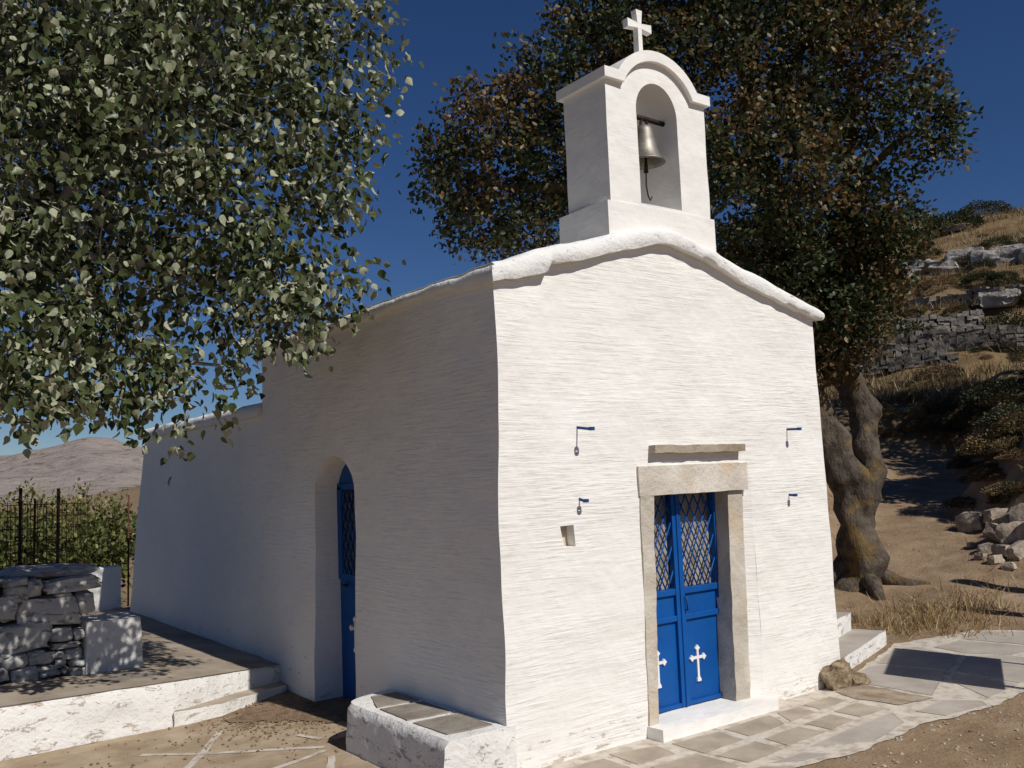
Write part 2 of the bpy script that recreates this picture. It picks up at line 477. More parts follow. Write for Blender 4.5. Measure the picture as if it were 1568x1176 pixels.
def rbot(x, y):
    z = rb0(x)
    lip = (1-smooth(.40, .435, x))
    return z-.07*float(lip)*(1.0 if y < .4 else .5)+.008*nz(x, y, 0, 9)
MB().lattice(96, 70, 6, slab_fn(-.05, 3.32, -.07, 3.88, lambda x, y: rt(x), rbot, .05)).build('roof', MAT['cornice'], chapel, angle=60)
rt2 = lambda x, y: 2.57+.32*(1-abs(2*(x-.02)/3.2-1))
MB().lattice(40, 50, 4, slab_fn(-.04, 3.27, 3.86, 7.98, rt2, lambda x, y: rt2(x, y)-.12, .04)).build('sanctuary_roof', MAT['cornice'], chapel, angle=60)

# belfry
belfry = MB().box(1.03, 2.13, .012, .55, 3.30, 3.675, (14, 8, 6), .006, 5).build('belfry', MAT['plaster_smooth'], chapel, angle=40)
def sh_top(x):
    dx = abs(x-1.575)
    return 4.385+math.sqrt(max(0, .41**2-dx*dx)) if dx < .36 else 4.58
def shaft_fn(u, v, w_):
    x = 1.065+1.03*u; y = .02+.46*v; z = 3.65+(sh_top(x)-3.65)*w_
    n = mnoise.noise_vector(Vector((x*4, y*4, z*4)))*.005
    return x+n.x, y+n.y, z
shaft = MB().lattice(40, 16, 36, shaft_fn).build('belfry_arch', MAT['plaster_smooth'], belfry, True)
cut(shaft, [MB().prism(arch_poly(1.362, 1.785, 3.70, 4.40, 4.635, 24), lambda a, c: (a, -.3, c), lambda a, c: (a, .8, c))])
shaft.data.set_sharp_from_angle(angle=R(40))
path_o = [(1.03, 4.64), (1.168, 4.64)]; path_i = [(1.03, 4.565), (1.225, 4.565)]
for i in range(25):
    t = i/24
    a0 = math.acos(-.407/.48); a = a0+(math.pi-a0-a0)*t
    path_o.append((1.575+.48*math.cos(a), 4.388+.48*math.sin(a)))
    b0 = math.acos(-.352/.40); bb = b0+(math.pi-2*b0)*t
    path_i.append((1.575+.40*math.cos(bb), 4.388+.40*math.sin(bb)))
path_o += [(1.982, 4.64), (2.125, 4.64)]; path_i += [(1.927, 4.565), (2.125, 4.565)]
mo = MB(); n_ = len(path_o); V = []
for y in (-.022, .52):
    for p in path_o: V.append((p[0], y, p[1]))
    for p in path_i: V.append((p[0], y, p[1]))
F = []
for i in range(n_-1):
    o_, i_, O, I = i, n_+i, 2*n_+i, 3*n_+i
    F += [(o_, o_+1, i_+1, i_), (O, I, I+1, O+1), (o_, O, O+1, o_+1), (i_, i_+1, I+1, I)]
F += [(0, n_, 3*n_, 2*n_), (n_-1, 3*n_-1, 4*n_-1, 2*n_-1)]
mo.add(V, F).build('belfry_moulding', MAT['plaster_smooth'], belfry, angle=35)
# cross on the belfry
def cross_poly(cx, cz, up, dn, arm, t0=.02, t1=.033):
    return [(cx-t0, cz+t0), (cx-t1, cz+up), (cx+t1, cz+up), (cx+t0, cz+t0), (cx+arm, cz+t1), (cx+arm, cz-t1), (cx+t0, cz-t0),
            (cx+t0*1.15, cz-dn), (cx-t0*1.15, cz-dn), (cx-t0, cz-t0), (cx-arm, cz-t1), (cx-arm, cz+t1)]
def clean_prism(poly, y0, y1, name, m, parent, tri=True):
    bm = bmesh.new()
    vs = [bm.verts.new((x, y0, z)) for x, z in poly]; f = bm.faces.new(vs)
    r = bmesh.ops.extrude_face_region(bm, geom=[f])
    for v in r['geom']:
        if isinstance(v, bmesh.types.BMVert): v.co.y = y1
    bmesh.ops.triangulate(bm, faces=[q for q in bm.faces if len(q.verts) > 4])
    bmesh.ops.recalc_face_normals(bm, faces=bm.faces)
    me = bpy.data.meshes.new(name); bm.to_mesh(me); bm.free(); me.materials.append(m)
    return link(name, me, parent)
clean_prism(cross_poly(1.605, 5.165, .125, .345, .125), .175, .228, 'cross', MAT['plaster_smooth'], belfry)

# bell, hanging in the arch
bell = empty('bell', (1.575, .16, 4.08)); tag(bell, 'dull bronze bell hanging in the belfry arch', 'bell')
pr = [(.0, .275), (.03, .275), (.055, .262), (.066, .23), (.072, .17), (.083, .10), (.104, .04), (.122, .012), (.128, 0), (.118, -.004), (.104, .02), (.075, .10), (.06, .2), (0, .24)]
MB().lathe([(a*1.2, c*1.05) for a, c in pr], (1.565, .16, 4.07), 32).build('bell_body', MAT['bell'], bell, True)
MB().tube([(1.575, .16, 4.30), (1.575, .16, 4.10), (1.575, .165, 4.0)], [.008, .01, .02], 8).build('clapper', MAT['iron'], bell, True)
MB().tube([(1.575+.035*math.cos(t), .16, 4.375+.035*math.sin(t)) for t in np.linspace(0, 6.28, 14)], .011, 6).build('crown_loop', MAT['iron'], bell, True)
MB().tube([(1.34, .16, 4.415), (1.58, .162, 4.42), (1.81, .16, 4.415)], .020, 10).build('yoke', MAT['iron'], bell, True)
MB().tube([(1.575, .165, 4.0), (1.57, .165, 3.9), (1.58, .16, 3.82), (1.60, .16, 3.79), (1.62, .16, 3.82)], .006, 6).build('pull_chain', MAT['iron'], bell, True)

# stone door surround
surround = MB().box(1.12, 2.31, -.15, .32, -.06, .085, (26, 8, 3), .006, 7).build('door_sill', MAT['plaster_smooth'], chapel, angle=45)
def rough_block(x0, x1, y0, y1, z0, z1, n, amp, seed, wav=0, lean=(0, 0)):
    def fn(u, v, w_):
        x = x0+(x1-x0)*u; y = y0+(y1-y0)*v; z = z0+(z1-z0)*w_
        q = mnoise.noise_vector(Vector((x*5+seed, y*5, z*5)))*amp+mnoise.noise_vector(Vector((x*17+seed, y*17, z*17)))*amp*.5
        x -= (lean[0]*(1-u)+lean[1]*u)*(1-w_)
        if wav: x += wav*mnoise.noise(Vector((seed, 0, z*2.6)))*(1 if u > .5 else .5)
        return x+q.x, y+q.y, z+q.z*.6
    return MB().lattice(*n, fn)
rough_block(1.155, 1.288, -.020, .30, .075, 1.612, (5, 8, 50), .007, 3, .014, (.025, .07)).build('door_jamb', MAT['jamb'], chapel, angle=50)
rough_block(2.088, 2.250, .012, .30, .075, 1.600, (5, 8, 50), .007, 9, .008, (.05, .05)).build('door_jamb', MAT['jamb'], chapel, angle=50)
rough_block(1.150, 2.285, -.022, .26, 1.606, 1.81, (36, 7, 8), .006, 5).build('door_lintel', MAT['marble'], chapel, angle=50)
rough_block(1.275, 2.225, -.068, .12, 1.895, 1.950, (40, 7, 4), .012, 21).build('drip_stone', MAT['stone_shelf'], chapel, angle=60)

# front door (closed, two leaves)
def bud_cross(cx, cz, hgt_, y0, y1, name, parent, xz=True):
    s_ = hgt_/.23
    m = MB(); t = .0095*s_; lay = [0]
    def fl(p):          # each piece half a millimetre prouder than the last, so no two faces share a plane
        lay[0] += 1; ya, yb = y0-.0006*lay[0], y1-.0003*lay[0]
        if xz: return m.prism(p, lambda a, c: (a, ya, c), lambda a, c: (a, yb, c))
        return m.prism(p, lambda a, c: (ya, a, c), lambda a, c: (yb, a, c))
    fl([(cx-t, cz-.11*s_), (cx+t, cz-.11*s_), (cx+t, cz+.1*s_), (cx-t, cz+.1*s_)])
    for sgn in (-1, 1):
        fl(sorted_rect(cx+sgn*t, cx+sgn*.055*s_, cz+.04*s_-t, cz+.04*s_+t))
    for ox, oz in ((0, .105), (-.06, .04), (.06, .04)):
        bx, bz = cx+ox*s_, cz+oz*s_; r = .019*s_
        fl([(bx+r*math.cos(k*math.pi/8)*(1+.22*math.cos(k*math.pi/8*4)), bz+r*math.sin(k*math.pi/8)*(1+.22*math.cos(k*math.pi/8*4))) for k in range(16)])
    fl([(cx-.02*s_, cz-.125*s_), (cx+.02*s_, cz-.125*s_), (cx+.017*s_, cz-.105*s_), (cx+t, cz-.095*s_), (cx-t, cz-.095*s_), (cx-.017*s_, cz-.105*s_)])
    return m.build(name, MAT['whitepaint'], parent)
def sorted_rect(a, b_, c, d):
    a, b_ = min(a, b_), max(a, b_); return [(a, c), (b_, c), (b_, d), (a, d)]
Yd = .14
door = MB().box(1.24, 2.14, Yd+.022, Yd+.05, .09, .905).build('door', MAT['bluepaint'], chapel)
door['label'] = 'blue double door with lattice windows and white crosses'
def bar(x0, x1, y0, y1, z0, z1, name='door_rail', m='bluepaint', parent=None):
    o = MB().box(x0, x1, y0, y1, z0, z1).build(name, MAT[m], parent or door)
    bv = o.modifiers.new('bevel', 'BEVEL'); bv.width = .004; bv.segments = 2
    return o
for x0, x1 in ((1.245, 1.652), (1.662, 2.10)):
    bar(x0, x0+.04, Yd-.004, Yd+.05, .095, 1.64, 'door_stile'); bar(x1-.04, x1, Yd-.004, Yd+.05, .095, 1.64, 'door_stile')
    for z0, z1 in ((.880, .925), (.695, .735), (.095, .125), (1.60, 1.64)):
        bar(x0+.04, x1-.04, Yd, Yd+.047, z0, z1)
    pane = MB().box(x0+.04, x1-.04, Yd+.055, Yd+.065, .90, 1.62).build('window_pane', MAT['curtain'], door)
    # diagonal lattice
    gx0, gx1, gz0, gz1 = x0+.035, x1-.035, .915, 1.61
    step = .088; sl = 1.95
    for sgn in (1, -1):
        c0 = -30
        for k in range(-30, 40):
            # x = base + sgn*(z-gz0)/sl
            base = gx0+k*step
            pts = []
            za, zb = gz0, gz1
            xa = base; xb = base+sgn*(gz1-gz0)/sl
            # clip in x
            def zat(xx): return gz0+(xx-base)*sl*sgn
            lo, hi = min(xa, xb), max(xa, xb)
            if hi < gx0+.004 or lo > gx1-.004: continue
            cx0, cx1 = max(lo, gx0), min(hi, gx1)
            z_a, z_b = zat(cx0), zat(cx1)
            if abs(z_a-z_b) < .03: continue
            y = Yd+(.016 if sgn > 0 else .026)
            MB().tube([(cx0, y, z_a), (cx1, y, z_b)], .0062, 6).build('lattice_bar', MAT['bluepaint'], door, True)
bar(1.648, 1.668, Yd-.014, Yd+.004, .095, 1.64, 'cover_strip')
MB().tube([(1.70, Yd+.02, .862), (1.70, Yd-.022, .857), (1.70, Yd-.022, .765), (1.70, Yd+.02, .76)], .008, 8).build('door_handle', MAT['bluepaint'], door, True)
bud_cross(1.815, .372, .235, Yd+.012, Yd+.024, 'cross', door)
bud_cross(1.408, .388, .235, Yd+.012, Yd+.024, 'cross', door)

# side door in the arched niche
sd_ = MB().prism(arch_poly(1.90, 2.71, 0.0, 1.69, 1.985, 20), lambda a, c: (.215, a, c), lambda a, c: (.25, a, c)).build('side_door', MAT['bluepaint'], chapel)
sd_['label'] = 'blue arched side door deep in its niche'
MB().box(.209, .214, 1.96, 2.62, 1.02, 1.72).build('window_pane', MAT['darkpane'], sd_)
for sgn in (1, -1):
    for k in range(-16, 18):
        base = 1.96+k*.085; xa = base; xb = base+sgn*.70/1.9
        lo, hi = max(min(xa, xb), 1.96), min(max(xa, xb), 2.62)
        if hi-lo < .02: continue
        zz = lambda a: 1.02+(a-base)*1.9*sgn
        MB().tube([(.202, lo, zz(lo)), (.202, hi, zz(hi))], .0055, 6).build('lattice_bar', MAT['bluepaint'], sd_, True)
for y0, y1, z0, z1 in ((1.94, 2.68, .97, 1.02), (1.94, 1.98, 1.02, 1.74), (2.60, 2.68, 1.02, 1.74), (1.94, 2.68, 1.72, 1.77)):
    MB().box(.199, .213, y0, y1, z0, z1).build('door_rail', MAT['bluepaint'], sd_)
bud_cross(2.40, .54, .26, .198, .213, 'cross', sd_, False)
MB().tube([(.21, 2.55, .93), (.17, 2.55, .93), (.17, 2.47, .93)], .011, 8).build('door_handle', MAT['iron'], sd_, True)

# flag-pole brackets on the facade
for nm, x, z, L, rr in (('flagpole_bracket', .634, 2.083, .125, .021), ('flagpole_bracket', 2.816, 2.058, .105, .018), ('flagpole_socket', .622, 1.622, .05, .02), ('flagpole_socket', 2.784, 1.543, .05, .017)):
    dz = -.02 if x < 1 else -.004
    m = MB().prism([(0, 0), (-L, dz)] if False else [(.03, -.009), (.03, .009), (-L, .009+dz), (-L, -.009+dz)], lambda y, zz: (x-.004, y, z+zz), lambda y, zz: (x+.004, y, z+zz))
    cy = -L-rr
    ring = [(x+rr*math.cos(t), cy+rr*math.sin(t), z+dz) for t in np.linspace(0, 2*math.pi, 20)]
    hh = .011
    V = []; 
    for (a, b_, c) in ring[:-1]:
        ox, oy = (a-x)/rr, (b_-cy)/rr
        V += [(a, b_, c-hh), (a, b_, c+hh), (x+ox*(rr-.006), cy+oy*(rr-.006), c+hh), (x+ox*(rr-.006), cy+oy*(rr-.006), c-hh)]
    n19 = 19; F = []
    for i in range(n19):
        j = (i+1) % n19
        for k in range(4): F.append((i*4+k, j*4+k, j*4+(k+1) % 4, i*4+(k+1) % 4))
    m.add(V, F).build(nm, MAT['bluemetal'], chapel)

# masonry bench against the side wall
def bench_fn(u, v, w_):
    x = -.46+.50*u; y = -.005+1.46*v; z = -.05+.345*w_
    # rounded far end
    e = max(0, (y-1.2)/.25); x = x+(.04-x)*0+(.16*e*e*(1-u))
    y -= .10*(1-u)**3*max(0, (v-.8)/.2)
    x -= .03*(1-w_)*(1-u)
    if w_ == 1: x += .018*(1 if u == 0 else 0); z -= .012*(u == 0)+.01*(v == 1)
    n = mnoise.noise_vector(Vector((x*4, y*4, z*4)))*.012+mnoise.noise_vector(Vector((x*13, y*13, z*13)))*.006
    return x+n.x*(u < 1), y+n.y, z+n.z*(.7 if w_ < 1 else .5)
bench = MB().lattice(18, 44, 10, bench_fn).build('bench', MAT['worn'], chapel, angle=50)
def slab(name, poly, zf, th, m, parent, amp=.006, lift=None):
    """a thin stone with a slightly uneven outline, standing proud of what it is set in"""
    pts = []
    n = len(poly)
    for i in range(n):
        a, b_ = Vector(poly[i]), Vector(poly[(i+1) % n]); L = (b_-a).length; k = max(1, int(L/.09))
        for j in range(k):
            p = a.lerp(b_, j/k)
            q = mnoise.noise_vector(Vector((p.x*9, p.y*9, .3)))
            pts.append((p.x+q.x*amp, p.y+q.y*amp))
    bm = bmesh.new(); vs = [bm.verts.new((x, y, zf(x, y)-.02)) for x, y in pts]; f = bm.faces.new(vs)
    r = bmesh.ops.extrude_face_region(bm, geom=[f])
    top = [v for v in r['geom'] if isinstance(v, bmesh.types.BMVert)]
    for v in top: v.co.z = zf(v.co.x, v.co.y)+th
    tf = [q for q in bm.faces if all(v in top for v in q.verts)]
    if tf:
        ri = bmesh.ops.inset_region(bm, faces=tf, thickness=.008, depth=.0)
        for q in ri['faces']:
            pass
        for v in top: v.co.z -= min(.004, th*.6)
    bmesh.ops.triangulate(bm, faces=[q for q in bm.faces if len(q.verts) > 4])
    bmesh.ops.recalc_face_normals(bm, faces=bm.faces)
    me = bpy.data.meshes.new(name); bm.to_mesh(me); bm.free(); me.materials.append(m)
    return link(name, me, parent)
for pol in ([(-.385, .10), (-.07, .085), (-.07, .46), (-.39, .47)], [(-.39, .545), (-.07, .53), (-.06, .90), (-.37, .93)], [(-.36, .99), (-.06, .96), (-.06, 1.27), (-.25, 1.29)]):
    slab('bench_slab', pol, lambda x, y: .294, .010, MAT['slate'], bench)

# broken footing at the right corner of the facade
def stone_mb(c, s_, seed, rot=(0, 0, 0), n=5, rnd_=.55, amp=.16):
    M3 = Matrix.Rotation(rot[2], 3, 'Z') @ Matrix.Rotation(rot[1], 3, 'Y') @ Matrix.Rotation(rot[0], 3, 'X')
    def fn(u, v, w_):
        p = Vector((u*2-1, v*2-1, w_*2-1)); q = p.normalized()*1.12
        p = p.lerp(q, rnd_)
        k = mnoise.noise_vector(p*1.1+Vector((seed*3.7, seed, 0)))*amp+mnoise.noise_vector(p*2.7+Vector((seed, 0, seed*1.3)))*amp*.45
        p += k
        p = M3 @ Vector((p.x*s_[0]/2, p.y*s_[1]/2, p.z*s_[2]/2))
        return p.x+c[0], p.y+c[1], p.z+c[2]
    return MB().lattice(n, n, n, fn)
foot = stone_mb((3.19, -.045, .07), (.27, .14, .25), 5, n=16, amp=.42).build('broken_footing', MAT['rubble'], chapel, angle=40)
stone_mb((3.36, -.06, .03), (.22, .18, .12), 8, n=7, amp=.3).build('footing_stone', MAT['rubble'], foot, angle=40)

# ------------------------------------------------------------------ pavement in front of the chapel
def h6(x, y): return h1(x, y)+.006
def sheet(name, poly, dz, m, parent=None, cell=.12, amp=.03, freq=6):
    """flat draped sheet with a ragged outline"""
    P = []; n = len(poly)
    for i in range(n):
        a, b_ = Vector(poly[i]), Vector(poly[(i+1) % n]); k = max(1, int((b_-a).length/.05))
        for j in range(k):
            p = a.lerp(b_, j/k); q = mnoise.noise_vector(Vector((p.x*freq, p.y*freq, 1.7)))*amp+mnoise.noise_vector(Vector((p.x*freq*4, p.y*freq*4, 1.7)))*amp*.5
            P.append((p.x+q.x, p.y+q.y))
    n = len(P)
    vo, eo, fo, *_ = delaunay_2d_cdt([Vector(p) for p in P], [], [list(range(n))], 1, 1e-5)
    V = [(p.x, p.y, h1(p.x, p.y)+dz) for p in vo]; F = []
    for f in fo:
        f = list(f); A = sum(vo[f[i]].x*vo[f[(i+1) % len(f)]].y-vo[f[(i+1) % len(f)]].x*vo[f[i]].y for i in range(len(f)))
        if abs(A) < 1e-9: continue
        F.append(f if A > 0 else f[::-1])
    me = bpy.data.meshes.new(name); me.from_pydata(V, [], F); me.materials.append(m)
    return link(name, me, parent)
pave = sheet('pavement', [(-.35, .05), (-.35, -.55), (.35, -.95), (.9, -1.02), (1.38, -1.05), (1.78, -1.13), (2.08, -1.11), (2.64, -1.05), (2.94, -1.11), (3.43, -1.16), (4.01, -1.09), (4.6, -1.25), (5.6, -1.2), (6.3, -.7), (6.5, .1), (6.2, .45), (5.65, .50), (5.3, .58), (5.08, .62), (4.75, .50), (3.96, .24), (3.36, .06)], .006, MAT['joint'])
tag(pave, kind='structure')
pz = lambda x, y: h1(x, y)+.006
flags = [[(.70, -.09), (1.03, -.17), (1.0, -.37), (.68, -.36)], [(1.14, -.21), (1.57, -.23), (1.53, -.47), (1.13, -.49)], [(1.64, -.22), (2.13, -.20), (2.02, -.42), (1.62, -.44)],
         [(2.22, -.2), (2.45, -.2), (2.42, -.38), (2.10, -.41)], [(2.53, -.2), (2.87, -.18), (2.85, -.34), (2.51, -.36)],
         [(.10, -.12), (.61, -.13), (.60, -.38), (.12, -.42)], [(.15, -.5), (.62, -.46), (.66, -.82), (.30, -.86)], [(.70, -.45), (1.08, -.46), (1.10, -.80), (.74, -.84)],
         [(1.15, -.57), (1.56, -.54), (1.55, -.77), (1.18, -.80)], [(1.65, -.55), (2.02, -.52), (2.03, -.73), (1.63, -.74)], [(2.12, -.52), (2.44, -.48), (2.43, -.68), (2.12, -.72)], [(2.53, -.46), (2.84, -.43), (2.83, -.68), (2.53, -.67)],
         [(.80, -.92), (1.16, -.90), (1.30, -1.0), (.9, -.99)]]
greys = [[(1.70, -.85), (2.36, -.78), (2.77, -.76), (2.60, -.96), (2.10, -1.06)], [(1.28, -.90), (1.58, -.89), (1.66, -1.03), (1.44, -1.0)],
         [(3.43, -.02), (3.95, .20), (4.12, .19), (4.24, -.34), (3.9, -.50), (3.41, -.70)], [(4.17, .24), (4.72, .44), (5.02, .40), (4.92, -.10), (4.29, -.34)],
         [(4.30, -.41), (4.92, -.17), (5.17, -.34), (5.2, -.85), (4.6, -1.1), (4.22, -.95)], [(3.95, -.55), (4.23, -.44), (4.15, -.98), (3.62, -1.02)],
         [(2.92, -.86), (3.33, -.82), (3.50, -1.02), (3.42, -1.11), (2.95, -1.06)], [(5.14, .26), (5.6, .26), (5.72, -.45), (5.25, -.42), (5.04, -.10)], [(5.68, .28), (6.15, .36), (6.40, .05), (6.1, -.6), (5.8, -.45)]]
for p in flags: slab('paving_slab', p, pz, .0045, MAT['flag'], pave, .012)
for p in greys: slab('paving_slab', p, pz, .0045, MAT['flag_grey'], pave, .012)
sheet('earth_patch', [(3.02, -.12), (3.38, -.06), (3.37, -.30), (3.34, -.73), (3.0, -.70), (2.95, -.4)], .011, simple('loose_earth', (.24, .18, .12), (.42, .35, .27), 6, .97, 30, .012), pave)

# painted joints left of the bench
yl = tag(sheet('yard_paving', [(-2.35, 2.66), (-3.0, .6), (-1.4, -.4), (-.45, -.3), (-.50, 1.5), (-.15, 1.6), (-.15, 3.1), (-.7, 2.72)], .004, simple('dusty_concrete', (.30, .22, .14), (.46, .37, .265), 3.5, .95, 40, .006, 7), amp=.05), kind='structure')
def strip(pts, wd, name, parent, dz=.009):
    poly = []
    P = [Vector(p) for p in pts]
    L = []; Rr = []
    for i, p in enumerate(P):
        d = (P[min(i+1, len(P)-1)]-P[max(i-1, 0)]).normalized(); nn = Vector((-d.y, d.x))*wd/2
        L.append(p+nn); Rr.append(p-nn)
    sheet(name, [tuple(q) for q in L+Rr[::-1]], dz, MAT['joint'], parent, amp=.012, freq=9)
for si, pts in enumerate(([(-.95, 2.33), (-1.24, 1.83), (-1.6, 1.35)], [(-1.56, 2.12), (-1.24, 1.83), (-.56, 1.39)], [(-.60, 1.30), (-.96, 1.17), (-1.6, .95)], [(-.57, 1.80), (-.50, 1.57)], [(-.62, 1.15), (-.9, .6)])):
    strip(pts, .05, 'painted_line', yl, .006+.001*si)

# ------------------------------------------------------------------ terrace on the left
FR = [(-4.6, 2.66, .38), (-2.6, 2.71, .36), (-1.14, 2.75, .335), (-.62, 3.08, .27), (.02, 3.46, .185)]
def tz(x, y):
    z0 = float(np.interp(x, [p[0] for p in FR], [p[2] for p in FR])); k = min(1, max(0, (y-3)/5)); return z0*(1-k)+.20*k
def terr_fn(u, v, w_):
    x = -4.6+4.62*u; yf = float(np.interp(x, [p[0] for p in FR], [p[1] for p in FR]))
    y = yf+(13-yf)*v**2.2; zt = tz(x, y); z = -.1+(zt+.1)*w_
    if v == 0: y += .02*(w_ == 1)-.03*(1-w_)
    n = mnoise.noise_vector(Vector((x*3, y*3, z*3)))*.010+mnoise.noise_vector(Vector((x*11, y*11, z*11)))*.007
    if v < .6: y += n.y; z += n.z*(1 if v == 0 else .3)
    return x, y, z
te = MB().lattice(90, 40, 7, terr_fn)
me = te.mesh('terrace', [simple('terrace_concrete', (.27, .22, .165), (.42, .36, .285), 2.5, .93, 35, .006, 7), worn_white('limewashed_riser', (.46, .37, .29), .575)], True)
for p in me.polygons:
    if abs(p.normal.z) < .6: p.material_index = 1
ter = tag(link('terrace', me), kind='structure'); me.set_sharp_from_angle(angle=R(50))
def step_fn(u, v, w_):
    fx = [(-1.17, 2.70), (-.78, 2.78), (-.40, 3.02), (-.04, 3.24)]; bx = [(-1.13, 2.80), (-.70, 3.10), (-.35, 3.30), (-.04, 3.5)]
    t = u*3; i = min(2, int(t)); a = t-i
    f = Vector(fx[i]).lerp(Vector(fx[i+1]), a); b_ = Vector(bx[i]).lerp(Vector(bx[i+1]), a); p = f.lerp(b_, v)
    z = -.05+(.05+.115-.06*u)*w_
    n = mnoise.noise_vector(Vector((p.x*6, p.y*6, z*6)))*.014
    return p.x+n.x, p.y+n.y, z+n.z*.5
me = MB().lattice(30, 8, 4, step_fn).mesh('terrace_step', [MAT['flag'], me.materials[1]], True)
for p in me.polygons:
    if abs(p.normal.z) < .6: p.material_index = 1
me.set_sharp_from_angle(angle=R(50)); link('terrace_step', me, ter)
slab('terrace_slab', [(-1.62, 3.28), (-1.30, 3.50), (-1.17, 3.28), (-1.20, 2.98), (-1.50, 3.02)], tz, .010, MAT['slate'], ter, .012)

# steps beside the chapel, right
def side_step(name, x0, y0, x1, y1, dep, z0, z1, parent=None):
    d = Vector((x1-x0, y1-y0)); n2 = Vector((-d.y, d.x)).normalized()
    def fn(u, v, w_):
        p = Vector((x0, y0))+d*u+n2*dep*v; z = z0+(z1-z0)*w_
        n = mnoise.noise_vector(Vector((p.x*6, p.y*6, z*6)))*.014
        return p.x+n.x, p.y+n.y, z+n.z*.5
    me = MB().lattice(24, 6, 4, fn).mesh(name, [MAT['flag_grey'], worn_white(name+'_riser', (.40, .33, .26), .56)], True)
    for p in me.polygons:
        if abs(p.normal.z) < .6: p.material_index = 1
    me.set_sharp_from_angle(angle=R(50)); return link(name, me, parent)
stp = tag(side_step('steps', 3.34, .10, 5.0, .66, .62, -.1, .135), kind='structure')
side_step('upper_step', 3.34, .44, 4.84, .92, .8, .0, .30, stp)

# ------------------------------------------------------------------ dry stone wall on the terrace
dw = empty('dry_stone_wall', (-1.9, 3.8, .3)); tag(dw, 'low dry stone wall of whitewashed field stones on the terrace', 'wall')
ST = [(-1.685,1.042,0.451,0.118),(-2.076,1.010,0.193,0.150),(-1.948,1.043,0.118,0.150),(-1.836,0.848,0.483,0.247),(-2.158,0.907,0.161,0.204),(-1.584,0.888,0.139,0.193),(-1.684,0.915,0.075,0.086),(-1.749,0.964,0.129,0.064),(-2.035,0.671,0.418,0.236),(-1.762,0.656,0.204,0.118),(-1.628,0.638,0.097,0.097),(-1.727,0.562,0.236,0.054),(-1.949,0.536,0.129,0.054),(-2.090,0.501,0.204,0.139),(-1.901,0.483,0.215,0.107),(-1.776,0.501,0.075,0.064),(-1.667,0.490,0.150,0.097),(-1.756,0.435,0.097,0.075),(-1.637,0.418,0.129,0.064),(-1.853,0.403,0.193,0.048),(-2.014,0.372,0.215,0.139),(-2.181,0.398,0.118,0.129),(-1.843,0.355,0.172,0.054),(-1.736,0.375,0.043,0.054),(-1.647,0.340,0.139,0.097),(-2.173,0.548,0.118,0.097),(-2.086,1.104,0.215,0.075),(-1.799,1.170,0.687,0.080),(-2.314,0.960,0.193,0.172),(-2.338,0.742,0.215,0.236),(-2.309,0.538,0.204,0.161),(-2.316,0.400,0.204,0.118),(-2.298,1.110,0.215,0.129)]
for i, (x, z, w_, h_) in enumerate(ST):
    dy = .34 if w_ > .3 else .26
    rot = ((rnd.random()-.5)*.12, (rnd.random()-.5)*.16, (rnd.random()-.5)*.2)
    off = .0
    if i == 27: dy = .5; off = .10; rot = (0, .03, 0); z = 1.145; h_ = .095
    if i == 0: rot = (0, -.05, 0)
    stone_mb((x, 3.65+dy/2+(rnd.random()-.5)*.05+off, z), (w_*.97, dy, h_*.94), i+2, rot, 8, .42 if w_ > .3 else .6, .22).build('stone', MAT['drystone'], dw, angle=48)
MB().box(-2.55, -1.62, 3.88, 4.15, .2, 1.11, (8, 3, 8), .03, 5).build('stone_core', MAT['rubble'], dw)
for i in range(14):
    x = -2.6-.22*(i % 3)-rnd.random()*.05; z = .42+.17*(i//3)
    stone_mb((x, 3.8, z), (.26, .32, .19), 60+i, (0, 0, rnd.random()*.3), 5, .5, .16).build('stone', MAT['drystone'], dw, angle=48)
blk = MB().lattice(14, 12, 14, lambda u, v, w_: (lambda x, y, z: (x+.012*nz(x, y, z, 4), y+.012*nz(x+3, y, z, 4), z+.010*nz(x, y+5, z, 5)))(-1.585+.445*u-.02*w_*(u > .5), 3.63+.46*v, .26+.47*w_)).build('whitewashed_pier', MAT['drystone'], None, angle=50)
blk.data.materials[0] = worn_white('limewashed_pier', (.45, .40, .34), .62, (.70, .69, .67))
tag(blk, 'square whitewashed masonry pier at the end of the dry stone wall', 'pier')

# low wall and iron fence behind
lw = MB().box(-6, -.02, 8.9, 9.15, -.2, .76, (40, 2, 8), .012, 3).build('boundary_wall', MAT['plaster'], None, angle=45)
tag(lw, 'low rendered boundary wall in shade behind the chapel', 'wall')
fence = empty('iron_fence', (-2.4, 6.4, .2)); tag(fence, 'rusty iron mesh fence between thin posts at far left', 'fence')
def fpt(px, yy):
    d = ray(px, 760); t = (yy-CAMC.y)/d.y; return CAMC.x+d.x*t
FY = 6.4
for px, mm, zt in ((30, 'iron', 1.86), (88, 'iron', 1.84), (-30, 'iron', 1.85), (-90, 'iron', 1.85), (52, 'rust', 1.74), (196, 'rust', 1.72)):
    x = fpt(px, FY if px != 196 else 9.5); yy = FY if px != 196 else 9.5
    MB().tube([(x, yy, .15), (x+.01, yy, zt)], .017 if mm == 'iron' else .012, 8).build('post', MAT[mm], fence, True)
xa, xb = fpt(-110, FY), fpt(133, FY)
for i in range(11):
    z = .42+i*.125
    MB().tube([(xa, FY-.012, z+.02), (xb, FY-.012, z)], .0045, 5).build('wire_rod', MAT['rust'], fence, True)
nb = 30
for i in range(nb+1):
    x = xa+(xb-xa)*i/nb
    MB().tube([(x, FY-.02, .3), (x+.015*math.sin(i*1.9), FY-.02, 1.70+.03*math.sin(i*2.3))], .0042, 5).build('upright_rod', MAT['rust'], fence, True)

